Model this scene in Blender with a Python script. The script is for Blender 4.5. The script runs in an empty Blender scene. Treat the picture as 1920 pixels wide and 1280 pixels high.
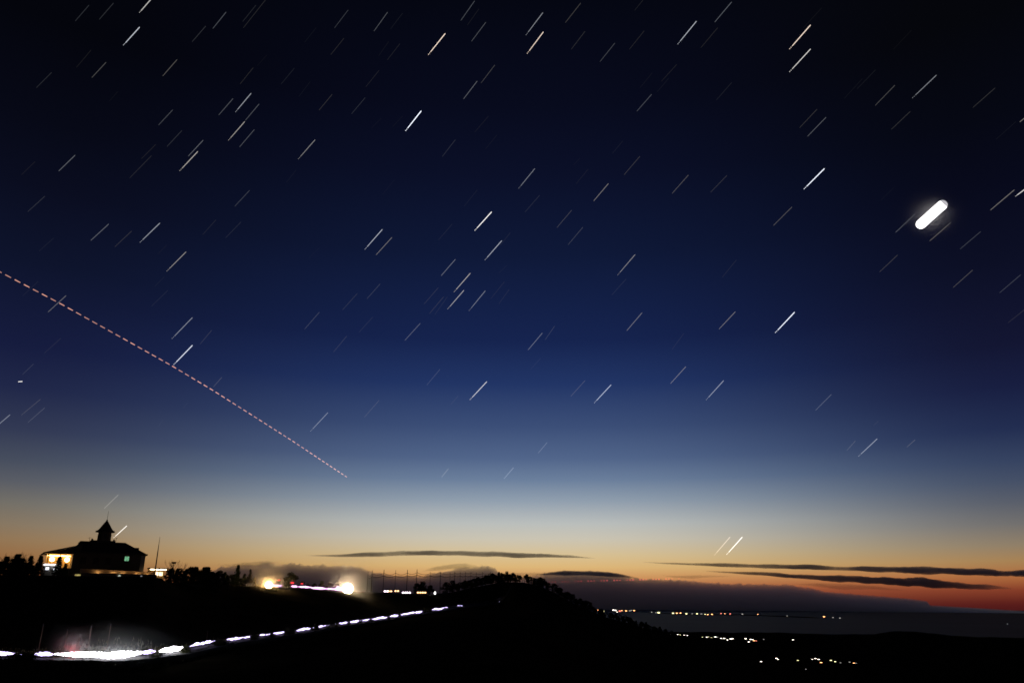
import bpy, bmesh, math, random
from mathutils import Vector, Matrix, noise

# ------------------------------------------------------------------ camera, sky, moonlight, exposure
SC = bpy.context.scene
COL = SC.collection
PITCH, ROLL, FPX = math.radians(18.34), math.radians(0.4), 1493.0      # 28 mm lens, tilted up at the dusk sky
FWD = Vector((0, math.cos(PITCH), math.sin(PITCH)))
R0, U0 = Vector((1, 0, 0)), Vector((0, -math.sin(PITCH), math.cos(PITCH)))
RGT = R0 * math.cos(ROLL) + U0 * math.sin(ROLL)
UPV = -R0 * math.sin(ROLL) + U0 * math.cos(ROLL)

cam_d = bpy.data.cameras.new('camera')
cam_d.sensor_width = 36.0
cam_d.lens = FPX * 36.0 / 1920.0
cam_d.clip_start, cam_d.clip_end = 0.1, 400000.0
cam = bpy.data.objects.new('camera', cam_d)
COL.objects.link(cam)
cam.matrix_world = Matrix((RGT, UPV, -FWD)).transposed().to_4x4()
SC.camera = cam

SC.render.engine = 'CYCLES'
SC.cycles.use_denoising = True
SC.cycles.max_bounces = 16
SC.cycles.volume_bounces = 14
SC.cycles.transparent_max_bounces = 24
SC.cycles.sample_clamp_indirect = 2.0
SC.cycles.filter_width = 1.6
SC.cycles.volume_step_rate = 0.3
SC.cycles.volume_max_steps = 256
SC.view_settings.view_transform = 'Standard'
SC.view_settings.look = 'None'
SC.view_settings.exposure = 0.0
SC.view_settings.gamma = 1.0
SC.view_settings.use_curve_mapping = False


def ray(px, py):
    return FWD * FPX + RGT * (px - 960) + UPV * (640 - py)


def P(px, py, r):
    """point at horizontal distance r from the viewpoint, seen in that direction"""
    d = ray(px, py)
    return d * (r / math.hypot(d.x, d.y))


def azim(px, py=1120):
    d = ray(px, py)
    return math.atan2(d.x, d.y)


def proj(v):
    z = v.dot(FWD)
    return 960 + FPX * v.dot(RGT) / z, 640 - FPX * v.dot(UPV) / z


def lin(c):
    return tuple(((v / 255) / 12.92 if v <= 10 else ((v / 255 + 0.055) / 1.055) ** 2.4) for v in c)


# dusk sky: colour by height above the horizon, warmest and brightest round the point where the sun went down
SKY = {
    'left': (0, [(0, (4, 5, 12)), (200, (7, 9, 22)), (330, (10, 13, 31)), (480, (14, 20, 44)), (640, (22, 28, 62)),
                 (720, (32, 39, 72)), (800, (50, 57, 83)), (860, (70, 77, 93)), (900, (89, 92, 100)), (940, (114, 110, 102)),
                 (980, (134, 118, 97)), (1010, (146, 117, 84)), (1040, (148, 106, 67)), (1070, (128, 80, 48)), (1135, (70, 34, 26))]),
    'mid': (960, [(0, (5, 7, 18)), (200, (8, 11, 29)), (330, (11, 16, 40)), (480, (15, 25, 56)), (640, (22, 36, 79)),
                  (720, (34, 53, 101)), (800, (60, 79, 120)), (860, (82, 102, 139)), (900, (108, 128, 157)), (940, (146, 160, 175)),
                  (980, (186, 190, 188)), (1010, (203, 196, 178)), (1040, (216, 192, 146)), (1062, (221, 182, 120)),
                  (1080, (208, 152, 96)), (1100, (172, 98, 64)), (1135, (96, 36, 34))]),
    'right': (1915, [(0, (5, 6, 11)), (200, (6, 8, 19)), (330, (8, 10, 27)), (480, (12, 15, 36)), (640, (19, 22, 50)),
                     (720, (24, 30, 64)), (800, (34, 45, 80)), (860, (53, 66, 96)), (900, (68, 79, 102)), (940, (88, 93, 105)),
                     (980, (112, 110, 109)), (1020, (142, 126, 104)), (1050, (166, 129, 84)), (1080, (172, 104, 60)),
                     (1105, (132, 60, 40)), (1130, (88, 28, 26)), (1165, (48, 16, 20))]),
}
world = bpy.data.worlds.new('World')
SC.world = world
world.use_nodes = True
wt = world.node_tree
wt.nodes.clear()


def wn(kind, **kw):
    n = wt.nodes.new(kind)
    for k, v in kw.items():
        setattr(n, k, v)
    return n


def wmath(op, a, b=None):
    n = wn('ShaderNodeMath', operation=op)
    for i, v in enumerate((a, b)):
        if v is None:
            continue
        if isinstance(v, (int, float)):
            n.inputs[i].default_value = v
        else:
            wt.links.new(v, n.inputs[i])
    return n.outputs[0]


def wrange(v, f0, f1, t0, t1, smooth=True):
    n = wn('ShaderNodeMapRange', interpolation_type='SMOOTHSTEP' if smooth else 'LINEAR')
    wt.links.new(v, n.inputs['Value'])
    for k, x in zip(('From Min', 'From Max', 'To Min', 'To Max'), (f0, f1, t0, t1)):
        n.inputs[k].default_value = x
    return n.outputs['Result']


tc = wn('ShaderNodeTexCoord')
sep = wn('ShaderNodeSeparateXYZ')
wt.links.new(tc.outputs['Generated'], sep.inputs[0])
elev = wmath('ARCSINE', sep.outputs['Z'])
azi = wmath('ARCTAN2', sep.outputs['X'], sep.outputs['Y'])
E0, E1 = math.radians(-4), math.radians(50)
e01 = wrange(elev, E0, E1, 0, 1, False)
ramps = {}
for key, (px, tab) in SKY.items():
    rp = wn('ShaderNodeValToRGB')
    wt.links.new(e01, rp.inputs[0])
    stops = []
    for py, c in tab:
        d = ray(px, py).normalized()
        stops.append(((math.asin(d.z) - E0) / (E1 - E0), lin(c)))
    stops.sort()
    stops.insert(0, (max(0.0, stops[0][0] - 0.04), tuple(v * 0.4 for v in stops[0][1])))
    el = rp.color_ramp.elements
    while len(el) < len(stops):
        el.new(0.5)
    for e, (pos, c) in zip(el, stops):
        e.position = pos
        e.color = (*c, 1)
    ramps[key] = rp.outputs['Color']


def wmix(f, a, b):
    n = wn('ShaderNodeMix', data_type='RGBA')
    wt.links.new(f, n.inputs['Factor'])
    wt.links.new(a, n.inputs[6])
    wt.links.new(b, n.inputs[7])
    return n.outputs[2]


GLOW = math.radians(2.0)                                              # azimuth of the afterglow
toleft = wmath('POWER', wrange(azi, GLOW, math.radians(-34), 0, 1), 1.35)
toright = wmath('POWER', wrange(azi, GLOW, math.radians(34), 0, 1), 1.25)
skyc = wmix(toright, wmix(toleft, ramps['mid'], ramps['left']), ramps['right'])
away = wrange(wmath('ABSOLUTE', azi), math.radians(35), math.radians(150), 1.0, 0.06)
bgn = wn('ShaderNodeBackground')
wt.links.new(skyc, bgn.inputs['Color'])
wt.links.new(away, bgn.inputs['Strength'])
wo = wn('ShaderNodeOutputWorld')
wt.links.new(bgn.outputs[0], wo.inputs['Surface'])

moon_dir = ray(1746, 402).normalized()
sun_d = bpy.data.lights.new('moonlight', 'SUN')                       # the moon is the only direct light of the sky
sun_d.energy = 0.004
sun_d.angle = math.radians(0.5)
sun_d.color = (1.0, 0.96, 0.9)
sun = bpy.data.objects.new('moonlight', sun_d)
COL.objects.link(sun)
sun.rotation_euler = moon_dir.to_track_quat('Z', 'Y').to_euler()

# ------------------------------------------------------------------ materials
MATS = {}


def surf(name, c1, c2=None, rough=0.85, scale=2.0, bump=0.3, metal=0.0, detail=6.0, spec=0.3):
    if name in MATS:
        return MATS[name]
    m = bpy.data.materials.new(name)
    m.use_nodes = True
    t = m.node_tree
    b = t.nodes['Principled BSDF']
    c2 = c2 or tuple(v * 0.6 for v in c1)
    tx = t.nodes.new('ShaderNodeTexCoord')
    nz = t.nodes.new('ShaderNodeTexNoise')
    nz.inputs['Scale'].default_value = scale
    nz.inputs['Detail'].default_value = detail
    rp = t.nodes.new('ShaderNodeValToRGB')
    rp.color_ramp.elements[0].position = 0.3
    rp.color_ramp.elements[1].position = 0.7
    rp.color_ramp.elements[0].color = (*c2, 1)
    rp.color_ramp.elements[1].color = (*c1, 1)
    t.links.new(tx.outputs['Object'], nz.inputs['Vector'])
    t.links.new(nz.outputs['Fac'], rp.inputs[0])
    t.links.new(rp.outputs[0], b.inputs['Base Color'])
    bp = t.nodes.new('ShaderNodeBump')
    bp.inputs['Strength'].default_value = bump
    t.links.new(nz.outputs['Fac'], bp.inputs['Height'])
    t.links.new(bp.outputs[0], b.inputs['Normal'])
    b.inputs['Roughness'].default_value = rough
    b.inputs['Metallic'].default_value = metal
    b.inputs['Specular IOR Level'].default_value = spec
    MATS[name] = m
    return m


def emit(name, color, strength, vary=0.0, scale=1.0):
    if name in MATS:
        return MATS[name]
    m = bpy.data.materials.new(name)
    m.use_nodes = True
    t = m.node_tree
    t.nodes.clear()
    e = t.nodes.new('ShaderNodeEmission')
    o = t.nodes.new('ShaderNodeOutputMaterial')
    e.inputs['Color'].default_value = (*color, 1)
    e.inputs['Strength'].default_value = strength
    if vary:
        tx = t.nodes.new('ShaderNodeTexCoord')
        nz = t.nodes.new('ShaderNodeTexNoise')
        nz.inputs['Scale'].default_value = scale
        mr = t.nodes.new('ShaderNodeMapRange')
        mr.inputs['From Min'].default_value = 0.3
        mr.inputs['From Max'].default_value = 0.7
        mr.inputs['To Min'].default_value = strength * (1 - vary)
        mr.inputs['To Max'].default_value = strength * (1 + vary)
        t.links.new(tx.outputs['Object'], nz.inputs['Vector'])
        t.links.new(nz.outputs['Fac'], mr.inputs['Value'])
        t.links.new(mr.outputs[0], e.inputs['Strength'])
    t.links.new(e.outputs[0], o.inputs['Surface'])
    MATS[name] = m
    return m


def starlight():
    """light of a far star added to the sky behind it: colour and strength come from each object's own colour"""
    m = bpy.data.materials.new('starlight')
    m.use_nodes = True
    t = m.node_tree
    t.nodes.clear()
    oi = t.nodes.new('ShaderNodeObjectInfo')
    e = t.nodes.new('ShaderNodeEmission')
    tr = t.nodes.new('ShaderNodeBsdfTransparent')
    ad = t.nodes.new('ShaderNodeAddShader')
    o = t.nodes.new('ShaderNodeOutputMaterial')
    t.links.new(oi.outputs['Color'], e.inputs['Color'])
    t.links.new(oi.outputs['Alpha'], e.inputs['Strength'])
    t.links.new(e.outputs[0], ad.inputs[0])
    t.links.new(tr.outputs[0], ad.inputs[1])
    t.links.new(ad.outputs[0], o.inputs['Surface'])
    m.cycles.emission_sampling = 'NONE'
    return m


def vapour(name, density, albedo, aniso=0.0):
    m = bpy.data.materials.new(name)
    m.use_nodes = True
    t = m.node_tree
    t.nodes.clear()
    v = t.nodes.new('ShaderNodeVolumePrincipled')
    v.inputs['Color'].default_value = (*albedo, 1)
    v.inputs['Density'].default_value = density
    v.inputs['Anisotropy'].default_value = aniso
    o = t.nodes.new('ShaderNodeOutputMaterial')
    t.links.new(v.outputs[0], o.inputs['Volume'])
    return m


M_GROUND = surf('hill_ground', (0.040, 0.034, 0.022), (0.018, 0.018, 0.012), 1.0, 0.15, 0.5, spec=0.0)
M_ASPHALT = surf('asphalt', (0.055, 0.054, 0.052), (0.04, 0.04, 0.04), 0.9, 3.0, 0.15)
M_GRASS = surf('dry_grass', (0.15, 0.13, 0.07), (0.08, 0.075, 0.04), 0.9, 0.8, 0.0, spec=0.05)
M_LEAF = surf('evergreen_leaf', (0.045, 0.06, 0.025), (0.022, 0.034, 0.014), 0.8, 0.7, 0.0, spec=0.05)
M_LEAF2 = surf('broad_leaf', (0.07, 0.075, 0.03), (0.035, 0.04, 0.018), 0.8, 0.7, 0.0, spec=0.05)
M_BARK = surf('bark', (0.09, 0.07, 0.05), (0.045, 0.035, 0.028), 0.95, 3.0, 0.6)
M_WALL = surf('timber_wall', (0.15, 0.12, 0.09), (0.11, 0.085, 0.06), 0.95, 1.2, 0.1, spec=0.05)
M_WING = surf('plaster_wall', (0.42, 0.38, 0.32), (0.36, 0.32, 0.27), 0.9, 1.2, 0.1)
M_STONE = surf('stone_wall', (0.34, 0.30, 0.25), (0.22, 0.19, 0.16), 0.9, 1.6, 0.4)
M_ROOF = surf('slate_roof', (0.06, 0.058, 0.06), (0.04, 0.04, 0.042), 0.9, 2.0, 0.2, spec=0.1)
M_WOOD = surf('dark_wood', (0.12, 0.075, 0.045), (0.07, 0.045, 0.03), 0.75, 2.0, 0.3)
M_METAL = surf('grey_metal', (0.30, 0.30, 0.31), (0.22, 0.22, 0.23), 0.5, 4.0, 0.05, 0.8)
M_DARKMETAL = surf('dark_metal', (0.06, 0.06, 0.065), (0.04, 0.04, 0.045), 0.6, 4.0, 0.05, 0.5)
M_WHITE = surf('white_paint', (0.75, 0.74, 0.72), (0.62, 0.61, 0.6), 0.5, 2.0, 0.05)
M_NET = surf('green_net', (0.03, 0.05, 0.035), (0.02, 0.03, 0.024), 0.9, 0.5, 0.0)
M_GLASS = surf('dark_glass', (0.02, 0.022, 0.026), (0.015, 0.016, 0.02), 0.12, 1.0, 0.0)
M_RUBBER = surf('rubber', (0.02, 0.02, 0.02), (0.015, 0.015, 0.015), 0.85, 4.0, 0.1)

# ------------------------------------------------------------------ helpers


def tag(o, label=None, cat=None, group=None, kind=None):
    if label:
        o['label'] = label
    if cat:
        o['category'] = cat
    if group:
        o['group'] = group
    if kind:
        o['kind'] = kind
    return o


def mesh_obj(name, verts, faces, mat, parent=None, smooth=False):
    me = bpy.data.meshes.new(name)
    me.from_pydata([tuple(v) for v in verts], [], faces)
    me.update()
    if smooth:
        me.polygons.foreach_set('use_smooth', [True] * len(me.polygons))
    if mat:
        me.materials.append(mat)
    o = bpy.data.objects.new(name, me)
    COL.objects.link(o)
    if parent:
        o.parent = parent
    return o


def fix_normals(o):
    b = bmesh.new()
    b.from_mesh(o.data)
    bmesh.ops.recalc_face_normals(b, faces=b.faces)
    b.to_mesh(o.data)
    b.free()
    return o


def empty(name, loc=(0, 0, 0), rz=0.0):
    o = bpy.data.objects.new(name, None)
    o.empty_display_size = 0.3
    o.location = loc
    o.rotation_euler = (0, 0, rz)
    COL.objects.link(o)
    return o


def copy_tree(o, parent=None):
    c = o.copy()
    COL.objects.link(c)
    c.parent = parent
    for ch in o.children:
        copy_tree(ch, c)
    return c


class MB:
    """collects shapes into one mesh"""

    def __init__(self):
        self.v, self.f = [], []

    def add(self, vs, fs):
        n = len(self.v)
        self.v += [tuple(v) for v in vs]
        self.f += [tuple(i + n for i in f) for f in fs]
        return self

    def box(self, x0, x1, y0, y1, z0, z1):
        vs = [(x, y, z) for z in (z0, z1) for y in (y0, y1) for x in (x0, x1)]
        return self.add(vs, [(0, 2, 3, 1), (4, 5, 7, 6), (0, 1, 5, 4), (2, 6, 7, 3), (0, 4, 6, 2), (1, 3, 7, 5)])

    def tube(self, pts, rad, n=6):
        pts = [Vector(p) for p in pts]
        rs = rad if isinstance(rad, (list, tuple)) else [rad] * len(pts)
        vs, fs = [], []
        for i, p in enumerate(pts):
            d = (pts[min(i + 1, len(pts) - 1)] - pts[max(i - 1, 0)]).normalized()
            s = d.cross(Vector((0, 0, 1)) if abs(d.z) < 0.95 else Vector((1, 0, 0))).normalized()
            u = s.cross(d)
            for k in range(n):
                a = 2 * math.pi * k / n
                vs.append(p + (s * math.cos(a) + u * math.sin(a)) * rs[i])
        for i in range(len(pts) - 1):
            for k in range(n):
                k2 = (k + 1) % n
                fs.append((i * n + k, i * n + k2, (i + 1) * n + k2, (i + 1) * n + k))
        fs.append(tuple(range(n))[::-1])
        fs.append(tuple((len(pts) - 1) * n + k for k in range(n)))
        return self.add(vs, fs)

    def ball(self, c, r, nu=10, nv=7, sq=(1, 1, 1)):
        vs, fs = [], []
        for j in range(nv + 1):
            th = math.pi * j / nv
            for i in range(nu):
                a = 2 * math.pi * i / nu
                vs.append((c[0] + r * sq[0] * math.sin(th) * math.cos(a), c[1] + r * sq[1] * math.sin(th) * math.sin(a),
                           c[2] + r * sq[2] * math.cos(th)))
        for j in range(nv):
            for i in range(nu):
                fs.append((j * nu + i, (j + 1) * nu + i, (j + 1) * nu + (i + 1) % nu, j * nu + (i + 1) % nu))
        return self.add(vs, fs)

    def ring_loft(self, rings):
        """rings: lists of points of equal count, closed round, capped"""
        n = len(rings[0])
        vs = [p for r in rings for p in r]
        fs = []
        for i in range(len(rings) - 1):
            for k in range(n):
                k2 = (k + 1) % n
                fs.append((i * n + k, i * n + k2, (i + 1) * n + k2, (i + 1) * n + k))
        fs.append(tuple(range(n))[::-1])
        fs.append(tuple((len(rings) - 1) * n + k for k in range(n)))
        return self.add(vs, fs)

    def build(self, name, mat, parent=None, smooth=False):
        return mesh_obj(name, self.v, self.f, mat, parent, smooth)


def interp(x, tab):
    if x <= tab[0][0]:
        return tab[0][1]
    for (a, va), (b, vb) in zip(tab, tab[1:]):
        if x <= b:
            t = (x - a) / (b - a)
            return va + (vb - va) * t
    return tab[-1][1]


def zrel(px, py, r):
    return P(px, py, r).z


# ------------------------------------------------------------------ terrain
SEA = -220.0
LOW_PY = [(-300, 1242), (0, 1236), (200, 1238), (260, 1234), (320, 1227), (400, 1210), (450, 1201), (560, 1186), (640, 1172),
          (720, 1161), (790, 1149), (830, 1143), (865, 1137), (943, 1132)]
LOW_R = [(-300, 150), (0, 150), (200, 152), (320, 172), (450, 208), (640, 275), (790, 345), (865, 395), (943, 450)]
UP_PY = [(-300, 1080), (0, 1077), (290, 1081), (325, 1096), (430, 1101), (500, 1102), (560, 1104), (650, 1109), (700, 1111),
         (815, 1115), (860, 1107), (900, 1098), (943, 1090), (985, 1091), (1010, 1097), (1040, 1110), (1060, 1122), (1085, 1135), (1105, 1144),
         (1130, 1156), (1160, 1164), (1190, 1174), (1220, 1184), (1250, 1193), (1290, 1204), (1340, 1218), (1420, 1240)]
UP_R = [(-300, 252), (290, 252), (330, 285), (430, 315), (560, 335), (650, 355), (815, 425), (943, 480), (1420, 520)]
HILL = [(1200, 1192), (1260, 1190), (1300, 1193), (1340, 1196), (1400, 1191), (1430, 1186), (1462, 1188), (1500, 1197), (1560, 1200),
        (1620, 1192), (1660, 1184), (1690, 1181), (1730, 1184), (1780, 1192), (1840, 1200), (1880, 1199), (1920, 1203), (2300, 1206)]


def column(x):
    pts = [(0, -1.62), (5, -1.75)]
    if x <= 943:
        rl, ru = interp(x, LOW_R), interp(x, UP_R)
        zl, zu = zrel(x, interp(x, LOW_PY), rl), zrel(x, interp(x, UP_PY), ru)
        pts += [(rl * 0.3, zl * 0.3 - 4.5), (rl * 0.7, zl * 0.7 - 4.0), (rl - 12, zl - 1.0), (rl - 5, zl), (rl + 5, zl),
                (ru - 14, zu - 1.6 if x > 300 else zu - 3.5), (ru - 6, zu), (ru + 70, zu + 0.3)]
        top, rt = zu, ru + 70
    elif x <= 1420:
        ru = interp(x, UP_R)
        zu = zrel(x, interp(x, UP_PY), ru)
        pts += [(ru * 0.3, zu * 0.3 - 9), (ru * 0.7, zu * 0.7 - 7), (ru - 40, zu - 3), (ru, zu), (ru + 30, zu)]
        top, rt = zu, ru + 30
    else:
        pts += [(60, -8), (200, -24), (500, -56), (900, -95)]
        top, rt = -95, 900
    if x < 1100:
        pts += [(rt + 300, top - 40), (1800, -130), (3500, SEA - 8), (9000, SEA - 12)]
    else:
        if x <= 1420:
            pts += [(rt + 300, top - 60)]
        h = interp(x, HILL)
        near = zrel(x, 1262, 2000) if x > 1420 else -150
        pts += [(2000, near), (2900, zrel(x, 1243, 2900)), (4000, zrel(x, max(1213, h + 14), 4000)), (5200, zrel(x, h + 6, 5200)),
                (6300, zrel(x, h, 6300)), (7200, -196), (8000, SEA - 6), (9000, SEA - 12)]
    return pts


COLS = sorted(set([-300, -100] + list(range(0, 960, 20)) + [943] + list(range(960, 1460, 20)) + [1421] + list(range(1460, 2300, 20)) + [2300]))
COL_AZ = [azim(x) for x in COLS]
GR = [0.0, 5.0]
while GR[-1] < 9000:
    GR.append(GR[-1] + (6 if GR[-1] < 60 else 4 if GR[-1] < 700 else 60))
RAW = [[interp(g, column(x)) for g in GR] for x in COLS]
HILLRAW = column(943)
for c_, x in enumerate(COLS):                                         # ease one slope into the next
    if 943 < x < 1120:
        t_ = (x - 943) / 177
        t_ = t_ * t_ * (3 - 2 * t_)
        lim = interp(x, UP_R) - 45
        for k_, g in enumerate(GR):
            if g < lim:
                f_ = min(1.0, (lim - g) / 40)
                RAW[c_][k_] += f_ * (1 - t_) * (interp(g, HILLRAW) - RAW[c_][k_]) * (1 if interp(g, HILLRAW) < RAW[c_][k_] + 3 else 0)
TAB = []
for c_ in range(len(COLS)):
    row = []
    for k_, g in enumerate(GR):
        wd = 7 if g < 120 else 3 if 900 < g < 1900 else 0
        if g > 1900 and 1350 < COLS[c_] < 1500:
            wd = 3
        seg = RAW[max(0, c_ - wd):c_ + wd + 1]
        row.append(sum(q[k_] for q in seg) / len(seg))
    TAB.append(row)


class Col:
    def __init__(self, row):
        self.row = row

    def at(self, r_):
        k_ = 0
        if r_ >= GR[-1]:
            return self.row[-1]
        lo_, hi_ = 0, len(GR) - 1
        while hi_ - lo_ > 1:
            m_ = (lo_ + hi_) // 2
            if GR[m_] <= r_:
                lo_ = m_
            else:
                hi_ = m_
        t_ = (r_ - GR[lo_]) / (GR[hi_] - GR[lo_])
        return self.row[lo_] * (1 - t_) + self.row[hi_] * t_


COL_PT = [Col(q) for q in TAB]


def ground_z(az, r, rough=True):
    if az <= COL_AZ[0]:
        z = COL_PT[0].at(r)
    elif az >= COL_AZ[-1]:
        z = COL_PT[-1].at(r)
    else:
        lo, hi = 0, len(COL_AZ) - 1
        while hi - lo > 1:
            m = (lo + hi) // 2
            if COL_AZ[m] <= az:
                lo = m
            else:
                hi = m
        t = (az - COL_AZ[lo]) / (COL_AZ[hi] - COL_AZ[lo])
        z = COL_PT[lo].at(r) * (1 - t) + COL_PT[hi].at(r) * t
    if rough and r > 12:
        p = Vector((math.sin(az) * r, math.cos(az) * r, 0))
        amp = 0.16 if r < 900 else min(9.0, (r - 900) / 1600 * 9 + 0.16)
        z += amp * noise.noise(p * (0.07 if r < 900 else 0.0035)) + amp * 0.4 * noise.noise(p * (0.25 if r < 900 else 0.011))
    return z


def on_ground(az, r):
    return Vector((math.sin(az) * r, math.cos(az) * r, ground_z(az, r)))


az_fine = [math.radians(-44 + 0.25 * i) for i in range(353)]
az_all = [math.radians(a) for a in range(-180, -44, 4)] + az_fine + [math.radians(a) for a in range(48, 180, 4)]
rs = [0.0]
r = 2.0
while r < 9000:
    rs.append(r)
    r *= 1.028 if r < 600 else 1.05
rs.append(9000.0)
gv, gf = [], []
NA = len(az_all)
for rr in rs:
    for a in az_all:
        gv.append((math.sin(a) * rr, math.cos(a) * rr, ground_z(a, rr)))
for j in range(len(rs) - 1):
    for i in range(NA):
        i2 = (i + 1) % NA
        gf.append((j * NA + i, j * NA + i2, (j + 1) * NA + i2, (j + 1) * NA + i))
ground = mesh_obj('ground', gv, gf, M_GROUND, smooth=True)
tag(ground, kind='structure')


def road(name, pts, width, lift=0.12):
    vs, fs = [], []
    for i, p in enumerate(pts):
        d = pts[min(i + 1, len(pts) - 1)] - pts[max(i - 1, 0)]
        s = Vector((d.y, -d.x, 0)).normalized() * width / 2
        for k in (-1.06, -1, -0.33, 0.33, 1, 1.06):
            q = p + s * k
            z = ground_z(math.atan2(q.x, q.y), math.hypot(q.x, q.y), False) + (lift if abs(k) <= 1 else -0.4)
            vs.append((q.x, q.y, max(z, p.z + lift - 0.1) if abs(k) <= 1 else z))
    for i in range(len(pts) - 1):
        for k in range(5):
            a = i * 6 + k
            fs.append((a, a + 1, a + 7, a + 6))
    return tag(mesh_obj(name, vs, fs, M_ASPHALT), kind='structure')


def low_road(x, lift=0.0):
    a, rr = azim(x, interp(x, LOW_PY)), interp(x, LOW_R)
    return Vector((math.sin(a) * rr, math.cos(a) * rr, ground_z(a, rr, False) + lift))


def up_road(x, lift=0.0):
    a, rr = azim(x, interp(x, UP_PY)), interp(x, UP_R)
    return Vector((math.sin(a) * rr, math.cos(a) * rr, ground_z(a, rr, False) + lift))


road('lower_road', [low_road(x) for x in range(-280, 961, 10)], 6.5, 0.3)
road('upper_road', [up_road(x) for x in range(340, 831, 10)], 6.0, 0.3)

# sea: one wide sheet out to the horizon
sv, sf = [(0, 0, SEA)], []
SN = 96
for R in (7000, 20000, 60000, 180000):
    for i in range(SN):
        a = 2 * math.pi * i / SN
        sv.append((R * math.cos(a), R * math.sin(a), SEA))
for i in range(SN):
    sf.append((0, 1 + i, 1 + (i + 1) % SN))
for k in range(3):
    for i in range(SN):
        a, b = 1 + k * SN + i, 1 + k * SN + (i + 1) % SN
        sf.append((a, a + SN, b + SN, b))
M_SEA = surf('sea_water', (0.15, 0.155, 0.19), (0.125, 0.13, 0.16), 0.5, 0.0004, 0.0, spec=0.004)
tag(mesh_obj('sea', sv, sf, M_SEA), kind='structure')

# ------------------------------------------------------------------ clouds (real vapour: soft where thin)
M_BANK = vapour('bank_vapour', 0.00034, (0.95, 0.957, 0.975), 0.6)
M_STREAK = vapour('streak_vapour', 0.0009, (0.93, 0.91, 0.95), 0.3)
M_VEIL = vapour('veil_vapour', 0.00014, (0.6, 0.55, 0.5))


def bank(name, prof, dist, depth, mat, label, step=3, base=SEA + 4, rough=1.0):
    xs = []
    x = prof[0][0]
    while x < prof[-1][0]:
        xs.append(x)
        x += step
    xs.append(prof[-1][0])
    T = [-1, -0.95, -0.85, -0.7, -0.55, -0.4, -0.25, -0.12, 0, 0.12, 0.25, 0.4, 0.55, 0.7, 0.85, 0.95, 1]
    vs, fs = [], []
    nt = len(T)
    for x in xs:
        top = interp(x, prof)
        for t in T:
            rr = dist + depth * t
            d = P(x, top, dist)
            k = rr / dist
            n1 = noise.noise(Vector((x * 0.028, t * 1.3, dist * 0.001))) * 0.6 + noise.noise(Vector((x * 0.1, t * 2.5, 7))) * 0.4
            flat = min(1.0, max(0.0, (d.z - base) / 2200)) ** 1.5
            h = max(0.0, (d.z - base)) * math.sqrt(max(0, 1 - t * t)) * (1 - 0.10 * abs(t)) + flat * rough * (190 * n1 + 150 * noise.noise(Vector((x * 0.22, t * 4.0, 3))) + 90 * noise.noise(Vector((x * 0.5, t * 7.0, 5)))) * (1 - t * t)
            vs.append((d.x * k, d.y * k, base + max(h, 2)))
    off = len(vs)
    for x in xs:
        d = P(x, 1100, dist)
        for t in T:
            k = (dist + depth * t) / dist
            vs.append((d.x * k, d.y * k, base - 1))
    n = len(xs)
    for i in range(n - 1):
        for j in range(nt - 1):
            a = i * nt + j
            fs.append((a, a + 1, a + nt + 1, a + nt))
            b = off + a
            fs.append((b, b + nt, b + nt + 1, b + 1))
        for j in (0, nt - 1):
            a = i * nt + j
            q = (a, a + nt, off + a + nt, off + a)
            fs.append(q if j == 0 else q[::-1])
    for i in (0, n - 1):
        for j in range(nt - 1):
            a = i * nt + j
            q = (a, off + a, off + a + 1, a + 1)
            fs.append(q if i == 0 else q[::-1])
    o = mesh_obj(name, vs, fs, mat)
    fix_normals(o)
    return tag(o, label, 'cloud')


BANK = [(300, 1130), (380, 1078), (415, 1062), (440, 1060), (480, 1057), (504, 1053), (518, 1058), (545, 1056), (562, 1058), (600, 1059), (640, 1060),
        (672, 1063), (686, 1067), (704, 1072), (730, 1077), (760, 1080), (790, 1080), (812, 1074), (840, 1068), (865, 1064), (890, 1062), (898, 1061),
        (914, 1060), (925, 1063), (934, 1069), (944, 1078), (962, 1081), (985, 1082), (1005, 1077), (1020, 1073), (1055, 1072),
        (1085, 1070), (1130, 1071), (1150, 1074), (1166, 1077), (1180, 1081), (1205, 1084), (1240, 1086), (1290, 1088), (1330, 1092), (1400, 1094),
        (1480, 1096), (1520, 1102), (1545, 1108), (1600, 1113), (1650, 1117), (1700, 1121), (1738, 1126), (1744, 1134), (1800, 1137),
        (1860, 1141), (1920, 1145), (2100, 1150), (2400, 1152)]
bank('cloud_bank', BANK, 62000, 7000, M_BANK, 'dark purple-grey cloud bank lying along the whole sea horizon')


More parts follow.
